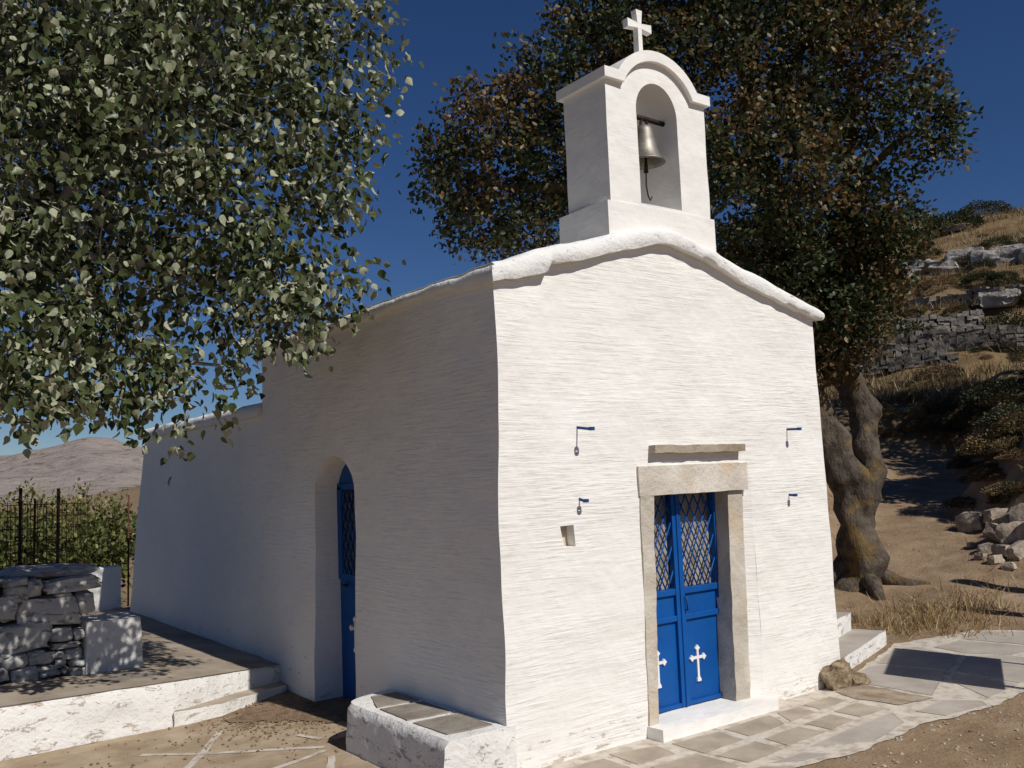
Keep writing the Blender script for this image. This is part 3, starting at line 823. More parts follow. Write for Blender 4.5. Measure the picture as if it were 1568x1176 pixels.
# ------------------------------------------------------------------ foliage
LEAF_V = np.array([[0, 0, 0], [.27, .10, .09], [.43, .36, .08], [.27, .66, .10], [.03, 1.05, -.14], [-.22, .72, .09], [-.44, .40, .13], [-.30, .12, .06], [0, .45, -.02]])
LEAF_F = np.array([[8, 0, 1], [8, 1, 2], [8, 2, 3], [8, 3, 4], [8, 4, 5], [8, 5, 6], [8, 6, 7], [8, 7, 0]])
SML_V = np.array([[0, 0, 0], [.30, .35, .06], [.22, .75, .05], [0, 1.0, 0], [-.22, .75, .05], [-.30, .35, .06]])
SML_F = np.array([[0, 1, 2], [0, 2, 3], [0, 3, 4], [0, 4, 5]])
def frames(dirs, ups):
    y = dirs/np.linalg.norm(dirs, axis=1, keepdims=True)
    x = np.cross(y, ups); x /= np.linalg.norm(x, axis=1, keepdims=True)+1e-9
    z = np.cross(x, y); return np.stack([x, y, z], 2)        # columns
def leaves_mesh(name, P, FRM, S, V0, F0, mats, tint=None, mi=None, two=False):
    n = len(P); nv = len(V0)
    V = np.einsum('nij,vj->nvi', FRM, V0)*S[:, None, None]+P[:, None, :]
    F = (F0[None]+(np.arange(n)*nv)[:, None, None])
    MI = np.zeros((n, len(F0)), int) if mi is None else np.repeat(mi[:, None], len(F0), 1)
    if two:
        V2 = V-FRM[:, None, :, 2]*.0012; F2 = F[:, :, ::-1]+n*nv
        V = np.concatenate([V, V2]); F = np.concatenate([F, F2]); MI = np.concatenate([MI, MI+1])
    V = V.reshape(-1, 3); F = F.reshape(-1, 3)
    me = bpy.data.meshes.new(name); me.vertices.add(len(V)); me.vertices.foreach_set('co', V.ravel().astype(np.float32))
    me.loops.add(len(F)*3); me.loops.foreach_set('vertex_index', F.ravel().astype(np.int32))
    me.polygons.add(len(F)); me.polygons.foreach_set('loop_start', np.arange(0, len(F)*3, 3, dtype=np.int32))
    me.polygons.foreach_set('material_index', MI.ravel().astype(np.int32))
    me.polygons.foreach_set('use_smooth', np.ones(len(F), bool))
    for m in mats: me.materials.append(m)
    if tint is not None:
        a = me.color_attributes.new('tint', 'FLOAT_COLOR', 'POINT')
        T = np.repeat(np.concatenate([tint, np.ones((n, 1))], 1)[:, None], nv, 1).reshape(-1, 4)
        a.data.foreach_set('color', T.ravel().astype(np.float32))
    me.update(calc_edges=True); me.validate()
    return me
def lobes_points(lobes, n, clump, spread, shell=.55):
    """leaf anchors: twig centres spread through ellipsoid lobes, leaves round each twig"""
    L = np.array(lobes); wgt = L[:, 3]**2.2; wgt /= wgt.sum()
    nt = n//clump
    k = rng.choice(len(L), nt, p=wgt)
    d = rng.normal(size=(nt, 3)); d /= np.linalg.norm(d, axis=1, keepdims=True)
    rr = rng.uniform(shell**3, 1, nt)**(1/3)*rng.uniform(.80, 1.12, nt)
    d[:, 2] *= .85
    T = L[k, :3]+d*rr[:, None]*L[k, 3:4]
    P = np.repeat(T, clump, 0)+rng.normal(size=(nt*clump, 3))*spread
    return P, np.repeat(d, clump, 0), T, k

# --- poplar overhanging from the left
POP = [(-1.36,1.53,2.42,0.45),(-1.83,1.61,2.59,0.50),(-2.42,1.45,2.39,0.35),(-0.88,1.24,2.93,0.50),(-0.55,1.21,3.23,0.35),(-1.18,1.38,3.61,0.65),(-0.60,1.29,3.90,0.45),(-0.57,1.43,4.63,0.60),(-0.22,1.36,5.08,0.45),(-1.58,1.46,4.37,0.90),(-2.24,1.54,3.63,0.70),(-2.29,1.70,4.70,0.90),(-1.11,1.51,5.21,0.90),(-1.95,1.64,3.05,0.60),(-2.98,2.11,3.46,1.00),(-3.00,2.22,4.77,1.00),(-2.82,1.84,2.62,0.60),(-1.72,1.73,6.09,1.10),(-0.61,1.50,6.37,0.90),(-2.48,2.03,6.21,1.10),(-1.41,2.93,4.66,0.90),(-0.85,2.30,3.26,0.60),(-1.87,3.03,3.57,0.80),(-2.47,3.71,4.72,1.00),(-.9,3.5,5.6,.9),(-1.8,3.8,6.0,1.0),(-.3,2.9,6.3,.8),(-.9,1.3,3.3,.4),(-.45,1.3,4.3,.4),(-2.2,1.5,2.6,.4),(-2.45,.92,2.25,.28),(-2.95,1.0,2.5,.5),(-2.75,.7,2.75,.4)]
poplar = empty('poplar_tree', (-4.1, 2.3, 0)); tag(poplar, 'leafy poplar with pale leaf undersides overhanging from the left', 'tree')
MB().tube([(-4.1, 2.3, -.1), (-4.08, 2.3, .6), (-4.0, 2.25, 1.4), (-3.75, 2.2, 2.2), (-3.5, 2.2, 3.2), (-3.3, 2.3, 4.5), (-3.1, 2.3, 6.2)], [.30, .24, .21, .19, .15, .10, .05], 14, .12).build('trunk', MAT['bark_poplar'], poplar, True)
BR = [([(-3.75, 2.2, 2.2), (-3.1, 2.05, 2.9), (-2.47, 1.87, 3.37), (-2.16, 1.74, 3.56), (-1.98, 1.68, 3.97), (-1.69, 1.54, 4.4), (-1.2, 1.5, 5.1), (-.7, 1.45, 6.0)], [.12, .09, .065, .055, .05, .045, .03, .015]),
      ([(-1.98, 1.68, 3.97), (-1.55, 1.6, 4.05), (-1.1, 1.45, 4.1), (-.6, 1.35, 4.3)], [.035, .028, .02, .01]),
      ([(-3.9, 2.22, 1.8), (-3.2, 2.1, 2.4), (-2.6, 2.0, 2.62), (-2.24, 1.9, 2.67), (-1.98, 1.83, 2.70), (-1.81, 1.78, 2.64), (-1.54, 1.64, 2.64), (-1.2, 1.5, 2.6)], [.07, .05, .04, .032, .026, .022, .018, .01]),
      ([(-2.47, 1.87, 3.37), (-1.9, 1.7, 3.3), (-1.3, 1.5, 3.2), (-.75, 1.25, 3.15)], [.04, .03, .022, .01]),
      ([(-3.4, 2.25, 3.8), (-2.7, 2.0, 4.6), (-2.2, 1.8, 5.4), (-1.7, 1.7, 6.3)], [.09, .07, .05, .02]),
      ([(-3.5, 2.2, 3.2), (-2.8, 2.7, 3.8), (-2.2, 3.0, 4.2), (-1.5, 2.95, 4.7)], [.08, .06, .04, .015])]
for pts, rad in BR: MB().tube(pts, rad, 9, .1).build('branch', MAT['bark_poplar'], poplar, True)
P, Dn, T, K = lobes_points(POP, 42000, 14, .075, .2)
# twigs
tw = MB(); LB = np.array(POP)
for i in range(0, len(T), 3):
    c = LB[K[i], :3]; a = T[i]+(c-T[i])*.45
    mid = (a+T[i])/2+rng.normal(size=3)*.03
    tw.tube([a, mid, T[i]], [.006, .005, .003], 4, caps=False)
o = tw.build('twigs', MAT['bark_poplar'], poplar); tag(o, kind='stuff')
n = len(P)
dirs = rng.normal(size=(n, 3))*.6+Dn*.35+np.array([0, 0, -.75])
ups = rng.normal(size=(n, 3))+Dn*.5+np.array([.0, -.2, .55])
FRM = frames(dirs, ups); S = rng.uniform(.046, .076, n)
# the three hundred leaves nearest the viewer's side are single leaves, the rest one mass
dist = np.linalg.norm(P-np.array(CAMC), axis=1)
Q = (P-np.array(CAMC)) @ np.array(CAMR); u = 784+1429*Q[:, 0]/-Q[:, 2]; v = 588-1429*Q[:, 1]/-Q[:, 2]
inview = (u > 0) & (u < 1568) & (v > 0) & (v < 1176)
order = np.argsort(np.where(inview, dist/S, 1e9))[:300]
rest = np.ones(n, bool); rest[order] = False
me = leaves_mesh('foliage', P[rest], FRM[rest], S[rest], LEAF_V, LEAF_F, [MAT['pop_top'], MAT['pop_under']], two=True)
tag(link('foliage', me, poplar), kind='stuff')
one = leaves_mesh('leaf', np.zeros((1, 3)), np.eye(3)[None], np.ones(1), LEAF_V, LEAF_F, [MAT['pop_top'], MAT['pop_under']], two=False)
V0 = np.concatenate([LEAF_V, LEAF_V-np.array([0, 0, .018])]); F0 = np.concatenate([LEAF_F, LEAF_F[:, ::-1]+9])
one = bpy.data.meshes.new('leaf'); one.from_pydata(V0.tolist(), [], F0.tolist()); one.materials.append(MAT['pop_top']); one.materials.append(MAT['pop_under'])
one.polygons.foreach_set('material_index', [0]*8+[1]*8); one.polygons.foreach_set('use_smooth', [True]*16)
pinv = wmat(poplar).inverted()
for i in order:
    lo = bpy.data.objects.new('leaf', one); col.objects.link(lo); lo.parent = poplar; lo.matrix_parent_inverse = pinv
    mm = Matrix(FRM[i].tolist()).to_4x4(); mm.translation = Vector(P[i].tolist())
    lo.matrix_basis = mm @ Matrix.Scale(float(S[i]), 4)

# --- old oak behind the chapel
OAK = [(3.03,4.91,5.48,0.60),(3.30,4.38,6.13,0.70),(3.93,4.09,6.75,0.70),(4.51,3.84,7.31,0.80),(3.42,4.92,5.03,0.60),(4.38,4.85,5.95,1.00),(4.15,4.77,4.91,0.60),(5.47,3.72,7.51,1.00),(6.25,3.00,6.60,1.80),(7.02,2.03,6.85,1.30),(7.38,1.26,5.80,0.65),(7.55,1.01,5.83,0.35),(7.13,2.59,4.59,1.00),(7.12,2.09,3.64,0.55),(7.23,1.86,4.86,0.70),(7.01,3.59,4.34,1.00),(5.79,3.29,9.14,1.70),(7.01,2.07,8.64,1.50),(5.92,4.94,6.14,1.20),(5.57,2.04,5.31,1.00),(7.05,1.46,7.23,0.60),(4.63,4.04,8.05,0.50),(7.18,2.35,3.17,0.40),(6.28,2.46,10.87,1.60),(2.84,4.89,5.78,0.40),(7.2,2.2,3.9,.6),(6.9,2.3,3.55,.55),(7.55,2.2,4.1,.6),(6.9,2.7,3.1,.45),(7.6,1.9,4.6,.6),(6.2,2.6,4.3,.8)]
gz = h1(7.38, 2.54)
oak = empty('oak_tree', (7.4, 2.55, gz)); tag(oak, 'large browning oak with gnarled trunk behind the chapel', 'tree')
tk = MB()
tk.tube(*dense([(7.40, 2.60, gz-.25), (7.40, 2.52, gz+.12), (7.37, 2.48, .95), (7.29, 2.47, 1.5), (7.11, 2.55, 2.0), (6.9, 2.68, 2.45), (6.8, 2.9, 3.2), (6.97, 3.1, 4.3), (7.02, 3.0, 5.1), (6.64, 3.1, 6.3), (6.4, 2.9, 7.6), (6.3, 2.7, 9)], [.42, .30, .25, .22, .21, .2, .19, .18, .16, .13, .10, .05]), 30, .62, 3.4)
tk.tube(*dense([(7.42, 2.50, .85), (7.52, 2.45, 1.32), (7.63, 2.42, 1.9), (7.70, 2.44, 2.34), (7.64, 2.55, 2.78), (7.55, 2.7, 3.1), (7.4, 2.6, 4.0), (7.25, 2.2, 5.2), (7.2, 1.9, 6.4)], [.16, .21, .20, .20, .19, .17, .13, .09, .05]), 26, .55, 3.8)
tk.build('trunk', MAT['bark_oak'], oak, True)
for pts, rad in (([(6.9, 2.68, 2.45), (6.3, 3.4, 3.3), (5.6, 4.0, 4.6), (5.0, 4.4, 5.5), (3.7, 4.8, 5.5), (3.1, 4.8, 5.6)], [.16, .13, .11, .09, .06, .03]),
                 ([(7.02, 3.0, 5.1), (6.0, 3.5, 6.4), (5.0, 3.8, 7.0), (4.2, 4.0, 6.9)], [.12, .09, .06, .03]),
                 ([(5.0, 4.4, 5.5), (4.3, 4.5, 6.1), (3.5, 4.4, 6.3)], [.06, .045, .02]),
                 ([(7.25, 2.2, 5.2), (7.35, 1.5, 5.7), (7.5, 1.1, 5.9)], [.06, .04, .02]),
                 ([(6.64, 3.1, 6.3), (6.9, 2.4, 7.2), (7.0, 1.8, 7.3)], [.08, .05, .02]),
                 ([(7.42, 2.55, gz+.25), (7.2, 2.2, gz+.05), (6.9, 1.9, h1(6.9, 1.9)-.02)], [.13, .10, .06]), ([(7.4, 2.6, gz+.3), (7.05, 2.75, gz+.1), (6.6, 2.9, h1(6.6, 2.9)-.02)], [.14, .10, .05]),
                 ([(7.45, 2.5, gz+.25), (7.7, 2.1, gz), (7.85, 1.8, h1(7.85, 1.8)-.03)], [.13, .09, .05])):
    MB().tube(*dense(pts, rad, 4), 12, .35, 4).build('limb', MAT['bark_oak'], oak, True)
def oak_tint(P, T, k, brownness=.5):
    n = len(P)
    f = np.array([mnoise.noise(Vector(t)*1.1) for t in T]); f = np.repeat(f, k)
    br = (rng.uniform(0, 1, n) < np.clip(brownness+f*.9, .04, .92))[:, None]
    g = np.array([.036, .050, .017])*rng.uniform(.6, 1.7, (n, 1)); b_ = np.array([.125, .080, .030])*rng.uniform(.5, 1.6, (n, 1))
    return np.where(br, b_, g)
P, Dn, T, K = lobes_points(OAK, 110000, 22, .082, .4)
n = len(P)
dirs = rng.normal(size=(n, 3))*.8+Dn*.7+np.array([0, 0, .05])
tint = oak_tint(P, T, 22, .40)
me = leaves_mesh('crown', P, frames(dirs, rng.normal(size=(n, 3))), rng.uniform(.05, .095, n), SML_V, SML_F, [MAT['leaf']], tint)
tag(link('crown', me, oak), kind='stuff')

# --- trees beyond the right edge, whose shade falls on the path and bank
def shade_tree(name, x, y, lobes, label, n=7000):
    z0 = h1(x, y); t = empty(name, (x, y, z0)); tag(t, label, 'tree')
    MB().tube([(x, y, z0-.2), (x+.05, y, z0+1), (x-.1, y+.1, z0+2.2), (x, y+.1, z0+3.6)], [.22, .17, .15, .08], 10, .2).build('trunk', MAT['bark_oak'], t, True)
    P, Dn, T, K = lobes_points([(x+a, y+b_, z0+c, r) for a, b_, c, r in lobes], n, 10, .12, .3)
    me = leaves_mesh('crown', P, frames(rng.normal(size=(len(P), 3))+Dn, rng.normal(size=(len(P), 3))), rng.uniform(.12, .22, len(P)), SML_V, SML_F, [MAT['leaf']], oak_tint(P, T, 10, .2))
    tag(link('crown', me, t), kind='stuff')
shade_tree('holm_oak_tree', 15.2, .2, [(0, 0, 3.0, 1.4), (-.9, .4, 2.6, .9), (.9, .3, 3.2, 1.0), (0, .5, 4.2, 1.0)], 'dark evergreen oak shading the path from beyond the right edge')
shade_tree('carob_tree', 19.5, 1.8, [(0, 0, 3.2, 1.8), (-1.1, .5, 2.8, 1.2), (1.2, .3, 3.2, 1.2), (0, .5, 4.6, 1.2)], 'broad carob tree shading the bank from beyond the right edge')
shade_tree('almond_tree', 22.8, 3.2, [(-2.0, 0, 6.0, 1.9), (0, .3, 6.5, 2.0), (2.0, 0, 6.0, 1.9), (0, 0, 8.2, 1.8), (-1, -.5, 4.5, 1.6)], 'tall spreading tree shading the far bank from beyond the right edge', 11000)

# board and posts right of the frame
bd = empty('notice_board', (4.7, -1.8, 0)); tag(bd, 'flat notice board on two posts, its shadow lying on the paving', 'sign')
a = Vector((4.06, -1.98)); b_ = Vector((5.12, -1.43)); dd = (b_-a).normalized()
MB().prism([(a.x, a.y), (b_.x, b_.y), (b_.x-dd.y*.025, b_.y+dd.x*.025), (a.x-dd.y*.025, a.y+dd.x*.025)], lambda x, y: (x, y, 1.0), lambda x, y: (x, y, 1.92)).build('panel', MAT['wood'], bd)
for k in (.12, .9):
    p = a.lerp(b_, k); MB().tube([(p.x, p.y-.03, -.1), (p.x, p.y-.03, 1.95)], .022, 8).build('post', MAT['wood'], bd, True)
for i, (x, y, r, h_, lab) in enumerate(((4.35, -3.6, .012, 2.75, 'thin metal rod standing nearest the notice board'), (7.4, -2.3, .09, 3.4, 'thick timber post beside the notice board'), (8.5, -1.9, .13, 3.6, 'thickest timber post by the foot of the path'))):
    o = MB().tube([(x, y, h1(x, y)-.1), (x, y, h1(x, y)+h_)], r, 10).build('timber_post' if r > .05 else 'metal_rod', MAT['wood'] if r > .05 else MAT['iron'], None, True)
    tag(o, lab, 'post')

# ------------------------------------------------------------------ hillside: terrace walls, rocks, shrubs, grass
def terrace_wall(px0, px1, py0, py1, hgt_, label, n=46, m='wallstone', s_=.26):
    A, B = hit(px0, py0), hit(px1, py1)
    t = empty('terrace_wall', ((A.x+B.x)/2, (A.y+B.y)/2, h1((A.x+B.x)/2, (A.y+B.y)/2))); tag(t, label, 'wall', 'dry stone terrace walls on the hillside')
    mb = MB(); L = (B-A).length; nc = int(L/s_); rows = max(2, int(hgt_/.15))
    for i in range(nc+1):
        x, y = A.x+(B.x-A.x)*i/nc, A.y+(B.y-A.y)*i/nc; z = h1(x, y)
        top = rows-(1 if mnoise.noise(Vector((i*.3, px0, 0))) > .25 else 0)
        for k in range(top):
            ww = s_*rnd.uniform(.8, 1.25); hh_ = .16*rnd.uniform(.85, 1.3)
            j = rnd.uniform(-.06, .06)
            mb.lattice(1, 1, 1, lambda u, v, w_: (x+(u-.5)*ww*(B.x-A.x)/L-(v-.5)*.5*(B.y-A.y)/L+rnd.uniform(-.03, .03), y+(u-.5)*ww*(B.y-A.y)/L+(v-.5)*.5*(B.x-A.x)/L+j+rnd.uniform(-.05, .05), z-.1+k*.15+(w_)*hh_+rnd.uniform(-.03, .03)))
    tag(mb.build('stones', MAT[m], t), kind='stuff')
terrace_wall(1330, 1660, 556, 540, 1.0, 'long dark dry stone wall lowest on the terraced hillside')
terrace_wall(1385, 1500, 528, 508, 1.0, 'short grey dry stone wall above the long dark one')
terrace_wall(1318, 1460, 580, 566, .5, 'low broken stone edging below the terrace walls')
terrace_wall(1360, 1640, 478, 468, .6, 'thin broken dry stone line halfway up the hill')
for i, (px, py, sx, sz, lab) in enumerate(((1405, 418, 2.6, 1.3, 'pale rock outcrop nearest the oak crown on the hillside'), (1445, 418, 2.2, 1.2, 'squat pale rock second from the oak crown'), (1478, 408, 2.6, 1.5, 'blocky pale rock midway along the outcrop'), (1512, 406, 2.4, 1.7, 'tall pale rock with dark cleft in the outcrop'), (1548, 402, 3.2, 1.8, 'broad pale rock at the right edge of the frame'), (1530, 470, 2.2, 1.2, 'lone grey boulder below the rock outcrop'), (1375, 418, 1.6, .7, 'small pale rock half hidden by oak leaves'), (1595, 400, 3, 1.8, 'pale rock just past the right edge'), (1460, 355, 2.2, .6, 'flat pale rock high under the skyline'))):
    p = hit(px, py); d = math.atan2(p.y-CAMC.y, p.x-CAMC.x)
    sx *= .62; sz *= .55
    o = stone_mb((0, 0, 0), (1.2, sx, sz), 90+i, (0, 0, d), 8, .3, .28).build('rock_outcrop', MAT['limestone'], None, angle=35)
    o.location = (p.x, p.y, h1(p.x, p.y)+sz*.25)
    tag(o, lab, 'rock', 'pale rocks on the hillside')
# shrubs
def shrub_mesh(name, seed, tone, n=3200):
    r_ = np.random.default_rng(seed); 
    d = r_.normal(size=(n, 3)); d[:, 2] = np.abs(d[:, 2])*.8; d /= np.linalg.norm(d, axis=1, keepdims=True)
    lump = 1+.28*np.array([mnoise.noise(Vector(q)*2.3+Vector((seed, 0, 0))) for q in d])
    P = d*(r_.uniform(.45, 1, n)**.5*lump)[:, None]*np.array([1, 1, .8])
    dirs = d+r_.normal(size=(n, 3))*.6
    tint = np.array(tone)*r_.uniform(.55, 1.5, (n, 1))
    return leaves_mesh(name, P, frames(dirs, r_.normal(size=(n, 3))), r_.uniform(.045, .10, n), SML_V, SML_F, [MAT['leaf']], tint)
SH = [shrub_mesh('shrub', 1, (.035, .045, .018)), shrub_mesh('shrub', 2, (.055, .058, .024)), shrub_mesh('shrub', 3, (.13, .085, .04)), shrub_mesh('shrub', 4, (.20, .14, .065))]
KIND = ('dark evergreen scrub cushion on the hillside', 'olive green scrub cushion on the hillside', 'brown thorny scrub cushion on the hillside', 'straw coloured dry cushion on the hillside')
def shrub(px, py, s_, k, label=None, sq=.75, t0=6):
    p = hit(px, py, t0); o = bpy.data.objects.new('shrub', SH[k]); col.objects.link(o)
    o.location = (p.x, p.y, h1(p.x, p.y)-.08*s_); o.scale = (s_, s_, s_*sq); o.rotation_euler.z = rnd.random()*6
    tag(o, label or KIND[k], 'shrub', 'hillside scrub: '+KIND[k].split(' cushion')[0]); return o
shrub(1458, 348, 1.9, 0, 'rounded dark bush standing alone on the skyline', .7, 40)
shrub(1555, 318, 3.2, 0, 'large dark bush on the skyline at the right edge', .8, 40)
shrub(1505, 330, 1.8, 1, 'smaller green bush between two skyline bushes', .7, 40)
shrub(1380, 372, 2.6, 1, 'grey green bush beside the oak crown on the skyline', .9, 40)
shrub(1340, 372, 2.4, 1, 'grey green bush partly behind the oak crown', .9, 40)
shrub(1375, 530, 1.3, 1, 'round green bush left of the long dark wall', 1.0)
shrub(1545, 512, 1.1, 1, 'spreading green bush growing over the terrace wall', .9)
shrub(1465, 632, .5, 1, 'bright green bush on top of the earth bank', .9)
shrub(1535, 610, .8, 0, 'dark green bush on the bank near right edge', .8)
shrub(1560, 650, .6, 1, 'green bush low on the bank near right edge', .8)
shrub(1530, 690, .6, 3, 'pale dry bush hanging on the shaded bank', .9)
shrub(1440, 580, .8, 2, 'brown bush left of the bright green bush', .8)
for i in range(26):
    px = 1470+rnd.random()*130; py = 655+rnd.random()*125; k = rnd.choice((0, 1, 2, 2, 3)); r_ = rnd.uniform(.5, 1.4)
    lab = ('small ' if r_ < 1 else 'bushy ')+('dark evergreen', 'olive green', 'brown thorny', 'straw coloured')[k]+' scrub '+('high on' if py < 700 else 'halfway up' if py < 745 else 'at the foot of')+' the dark bank above the rubble heap'
    shrub(px, py, .30*r_, k, lab, rnd.uniform(.6, 1.0))
for i in range(46):
    px = 1335+rnd.random()*240; py = 588+rnd.random()*95; k = rnd.choice((1, 2, 2, 3, 3)); r_ = rnd.uniform(.5, 1.4)
    lab = ('small ' if r_ < 1 else 'bushy ')+('dark evergreen', 'olive green', 'brown thorny', 'straw coloured')[k]+' scrub on the '+('crest' if py < 625 else 'face' if py < 655 else 'foot')+' of the shaded earth bank '+('beside the trunk' if px < 1400 else 'above the path end' if px < 1480 else 'near the right edge')
    shrub(px, py, .42*r_, k, lab, rnd.uniform(.6, 1.0))
for i in range(130):
    px = 1325+rnd.random()*290; py = 345+rnd.random()**.8*285
    if py < 352+(1500-px)*.12: continue
    far = .62 if py < 470 else (.40 if py < 560 else .26)
    r_ = rnd.uniform(.5, 1.5); k = rnd.choice((0, 1, 1, 2, 2, 3, 3))
    zone = 'above the pale rock outcrop' if py < 398 else 'just below the pale rock outcrop' if py < 470 else 'above the long dark terrace wall' if py < 540 else 'below the long dark terrace wall'
    lab = ('small ' if r_ < 1 else 'wide ')+('dark evergreen', 'olive green', 'brown thorny', 'straw coloured')[k]+' cushion '+zone+(' near the oak' if px < 1430 else ' midway to the right edge' if px < 1510 else ' at the right edge')
    shrub(px, py, far*r_, k, lab, rnd.uniform(.45, .8))
# dry grass over the hillside, bank and yard edges (uncountable)
BL_V = np.array([[-.03, 0, 0], [.03, 0, 0], [.018, .55, .05], [0, 1, .18], [-.018, .55, .05]]); BL_F = np.array([[0, 1, 2], [0, 2, 4], [4, 2, 3]])
def grass(name, pts, size, tones, label, up=.9, clump=9, spread=.12):
    P = np.repeat(np.array(pts), clump, 0); n = len(P); P[:, :2] += rng.normal(size=(n, 2))*spread
    P[:, 2] = hgt(P[:, 0], P[:, 1])-.01
    dirs = rng.normal(size=(n, 3))*.5; dirs[:, 2] = up+rng.uniform(0, .4, n)
    tn = np.array(tones)[rng.integers(0, len(tones), n)]*rng.uniform(.6, 1.4, (n, 1))
    me = leaves_mesh(name, P, frames(dirs, rng.normal(size=(n, 3))), rng.uniform(*size, n), BL_V, BL_F, [MAT['leaf']], tn)
    o = link(name, me); return tag(o, label, 'grass', None, 'stuff')
pts = []
for i in range(5200):
    t = 29+rnd.random()**1.3*60; ang = (rnd.random()-.30)*.62
    p_ = t; x = CAMC.x+EX*p_-EY*p_*math.tan(ang); y = CAMC.y+EY*p_+EX*p_*math.tan(ang); pts.append((x, y, 0))
grass('hill_grass', pts, (.25, .6), [(.23, .155, .075), (.17, .115, .056), (.29, .21, .11), (.08, .075, .033)], 'dry tawny grass covering the terraced hillside', clump=9, spread=.35)
pts = []
for i in range(260):
    x = rnd.gauss(6.35, .55); y = rnd.gauss(1.05, .35)
    p_, q_ = pq(x, y)
    if y < .62+(x-5)*.0 and x < 5.6: continue
    pts.append((x, y, 0))
for i in range(500):
    t = rnd.uniform(12.5, 27); q_ = rnd.choice((rnd.uniform(-3, .1), rnd.uniform(1.9, 4)))
    x = CAMC.x+EX*t-EY*q_; y = CAMC.y+EY*t+EX*q_
    if x < 4.3: continue
    pts.append((x, y, 0))
grass('dry_grass', pts, (.05, .20), [(.42, .29, .13), (.34, .22, .10), (.5, .38, .2), (.2, .14, .07)], 'straw dry grass tufts beside the oak roots and path', .55, 9, .07)

# loose stones: rubble heap at the right and scattered pebbles
heap = hit(1530, 845); rp = empty('rubble_heap', (heap.x, heap.y, h1(heap.x, heap.y))); tag(rp, 'heap of tan field stones beside the path at right edge', 'stones')
for i, (px, py, w_, h_) in enumerate(((1490, 805, .42, .34), (1528, 792, .34, .2), (1550, 800, .4, .26), (1530, 818, .45, .22), (1555, 822, .4, .3), (1510, 838, .2, .14), (1540, 845, .3, .16), (1563, 848, .35, .2), (1525, 855, .18, .12), (1502, 850, .14, .1), (1575, 800, .4, .34), (1580, 830, .4, .3), (1545, 866, .16, .1), (1488, 832, .12, .08))):
    p = hit(px, py+8); stone_mb((p.x, p.y, h1(p.x, p.y)+h_*.3), (w_, w_*.7, h_), 130+i, (rnd.random()*.4, rnd.random()*.4, rnd.random()*3), 5, .4, .24).build('stone', MAT['tan_stone'], rp, angle=40)
def pebbles(name, pts, size, m, label):
    n = len(pts); oc = np.array([[1, 0, 0], [0, 1, 0], [-1, 0, 0], [0, -1, 0], [0, 0, .7], [0, 0, -.5]], float); of = np.array([[0, 1, 4], [1, 2, 4], [2, 3, 4], [3, 0, 4], [1, 0, 5], [2, 1, 5], [3, 2, 5], [0, 3, 5]])
    P = np.array(pts); P[:, 2] += .002
    d = rng.normal(size=(n, 3)); me = leaves_mesh(name, P, frames(d*[1, 1, .2], rng.normal(size=(n, 3))*.3+[0, 0, 1]), rng.uniform(*size, n)*.5, oc, of, [m])
    me.polygons.foreach_set('use_smooth', np.zeros(len(me.polygons), bool))
    return tag(link(name, me), label, 'gravel', None, 'stuff')
pts = []
for i in range(1500):
    t = rnd.uniform(10.5, 27); q_ = rnd.gauss(.8, 1.0); x = CAMC.x+EX*t-EY*q_; y = CAMC.y+EY*t+EX*q_
    if x < 5.3: continue
    pts.append((x, y, h1(x, y)))
for i in range(500):
    x = rnd.uniform(.6, 4.4); y = rnd.uniform(-2.4, -1.1); pts.append((x, y, h1(x, y)))
pebbles('path_gravel', pts, (.006, .038), MAT['tan_stone'], 'loose gravel on the dirt path and yard')
pts = []
for i in range(1500):
    x = rnd.gauss(-.38, .30); y = rnd.gauss(2.45, .30)
    if x > -.08 or (x < -.6 and y > 2.7) or y > 3.0: continue
    pts.append((x, y, .006))
for i in range(160): pts.append((rnd.uniform(-2.2, -.5), rnd.uniform(1.2, 2.6), .006))
pebbles('leaf_litter', pts, (.008, .032), simple('dry_leaf_litter', (.12, .07, .035), (.34, .25, .17), 40, .95, 60, .001), 'dry leaf litter and grit gathered by the side door')
sheet('swept_soil', [(-.85, 2.55), (-.5, 2.2), (-.16, 1.9), (-.1, 3.15), (-.4, 2.95)], .0125, simple('dark_soil', (.15, .098, .06), (.28, .20, .13), 12, .98, 50, .012), yl, amp=.13, freq=5)

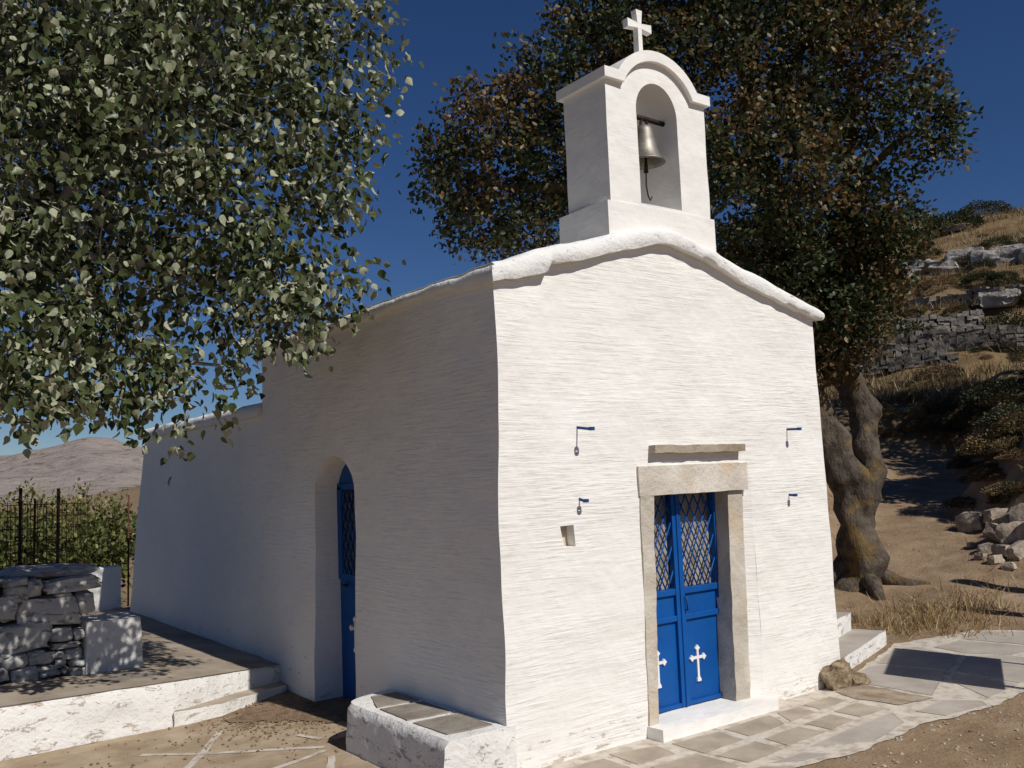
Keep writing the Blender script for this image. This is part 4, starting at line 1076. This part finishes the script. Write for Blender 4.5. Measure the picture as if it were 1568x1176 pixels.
# greenery behind the fence
def bush_leaves(name, lobes, n, tones, label, size=(.05, .10)):
    x, y = lobes[0][0], lobes[0][1]; t = empty(name, (x, y, h1(x, y))); tag(t, label, 'bush', 'bushes behind the fence')
    P, Dn, T, K = lobes_points(lobes, n, 8, .07, .3)
    P[:, 2] = np.maximum(P[:, 2], .02)
    tn = np.array(tones)[rng.integers(0, len(tones), len(P))]*rng.uniform(.6, 1.5, (len(P), 1))
    me = leaves_mesh('foliage', P, frames(rng.normal(size=(len(P), 3))*.7+Dn+[0, 0, .3], rng.normal(size=(len(P), 3))), rng.uniform(*size, len(P)), SML_V, SML_F, [MAT['leaf']], tn)
    tag(link('foliage', me, t), kind='stuff')
    MB().tube([(x, y, -.1), (x, y, .5), (x+.1, y, 1.0)], [.04, .03, .01], 7).build('stem', MAT['bark_oak'], t, True)
G1 = [(.10, .115, .032), (.16, .16, .05), (.06, .08, .022)]; G2 = [(.17, .17, .06), (.26, .22, .09), (.10, .11, .035)]
bush_leaves('bush', [(-1.35, 10.6, .6, .7), (-.7, 10.7, .6, .7), (-1.0, 10.8, 1.0, .6), (-.2, 10.6, .7, .7), (.2, 10.8, 1.0, .6)], 9000, G1, 'deep green bush beside the chapel behind the low wall')
bush_leaves('bush', [(-2.6, 11, .7, .8), (-3.3, 11.2, .8, .8), (-2.9, 11.1, 1.25, .45)], 5000, G1, 'green bush behind the fence at far left')
bush_leaves('bush', [(-1.9, 13, .8, .9), (-1.2, 13.2, .9, .9), (-.4, 13.4, .9, 1.0), (.5, 13.3, 1.0, .9)], 8000, G2, 'yellowish grassy bush behind the deep green one')
bush_leaves('bush', [(-2.2, 11.8, 1.25, .55), (-1.85, 11.9, 1.0, .6), (-2.0, 11.8, 1.6, .3)], 3500, G1, 'upright bush rising above the fence between the posts')
bush_leaves('bush', [(-4.2, 12.5, 1.0, 1.0), (-3.6, 12.8, 1.1, .9)], 4500, G2, 'pale bush behind the fence at left edge')
bush_leaves('bush', [(-.2, 15.5, 1.0, 1.0), (1.0, 15.8, 1.0, 1.1), (-1.6, 15.6, .9, .9)], 4500, G2, 'pale tall scrub farthest behind the fence')
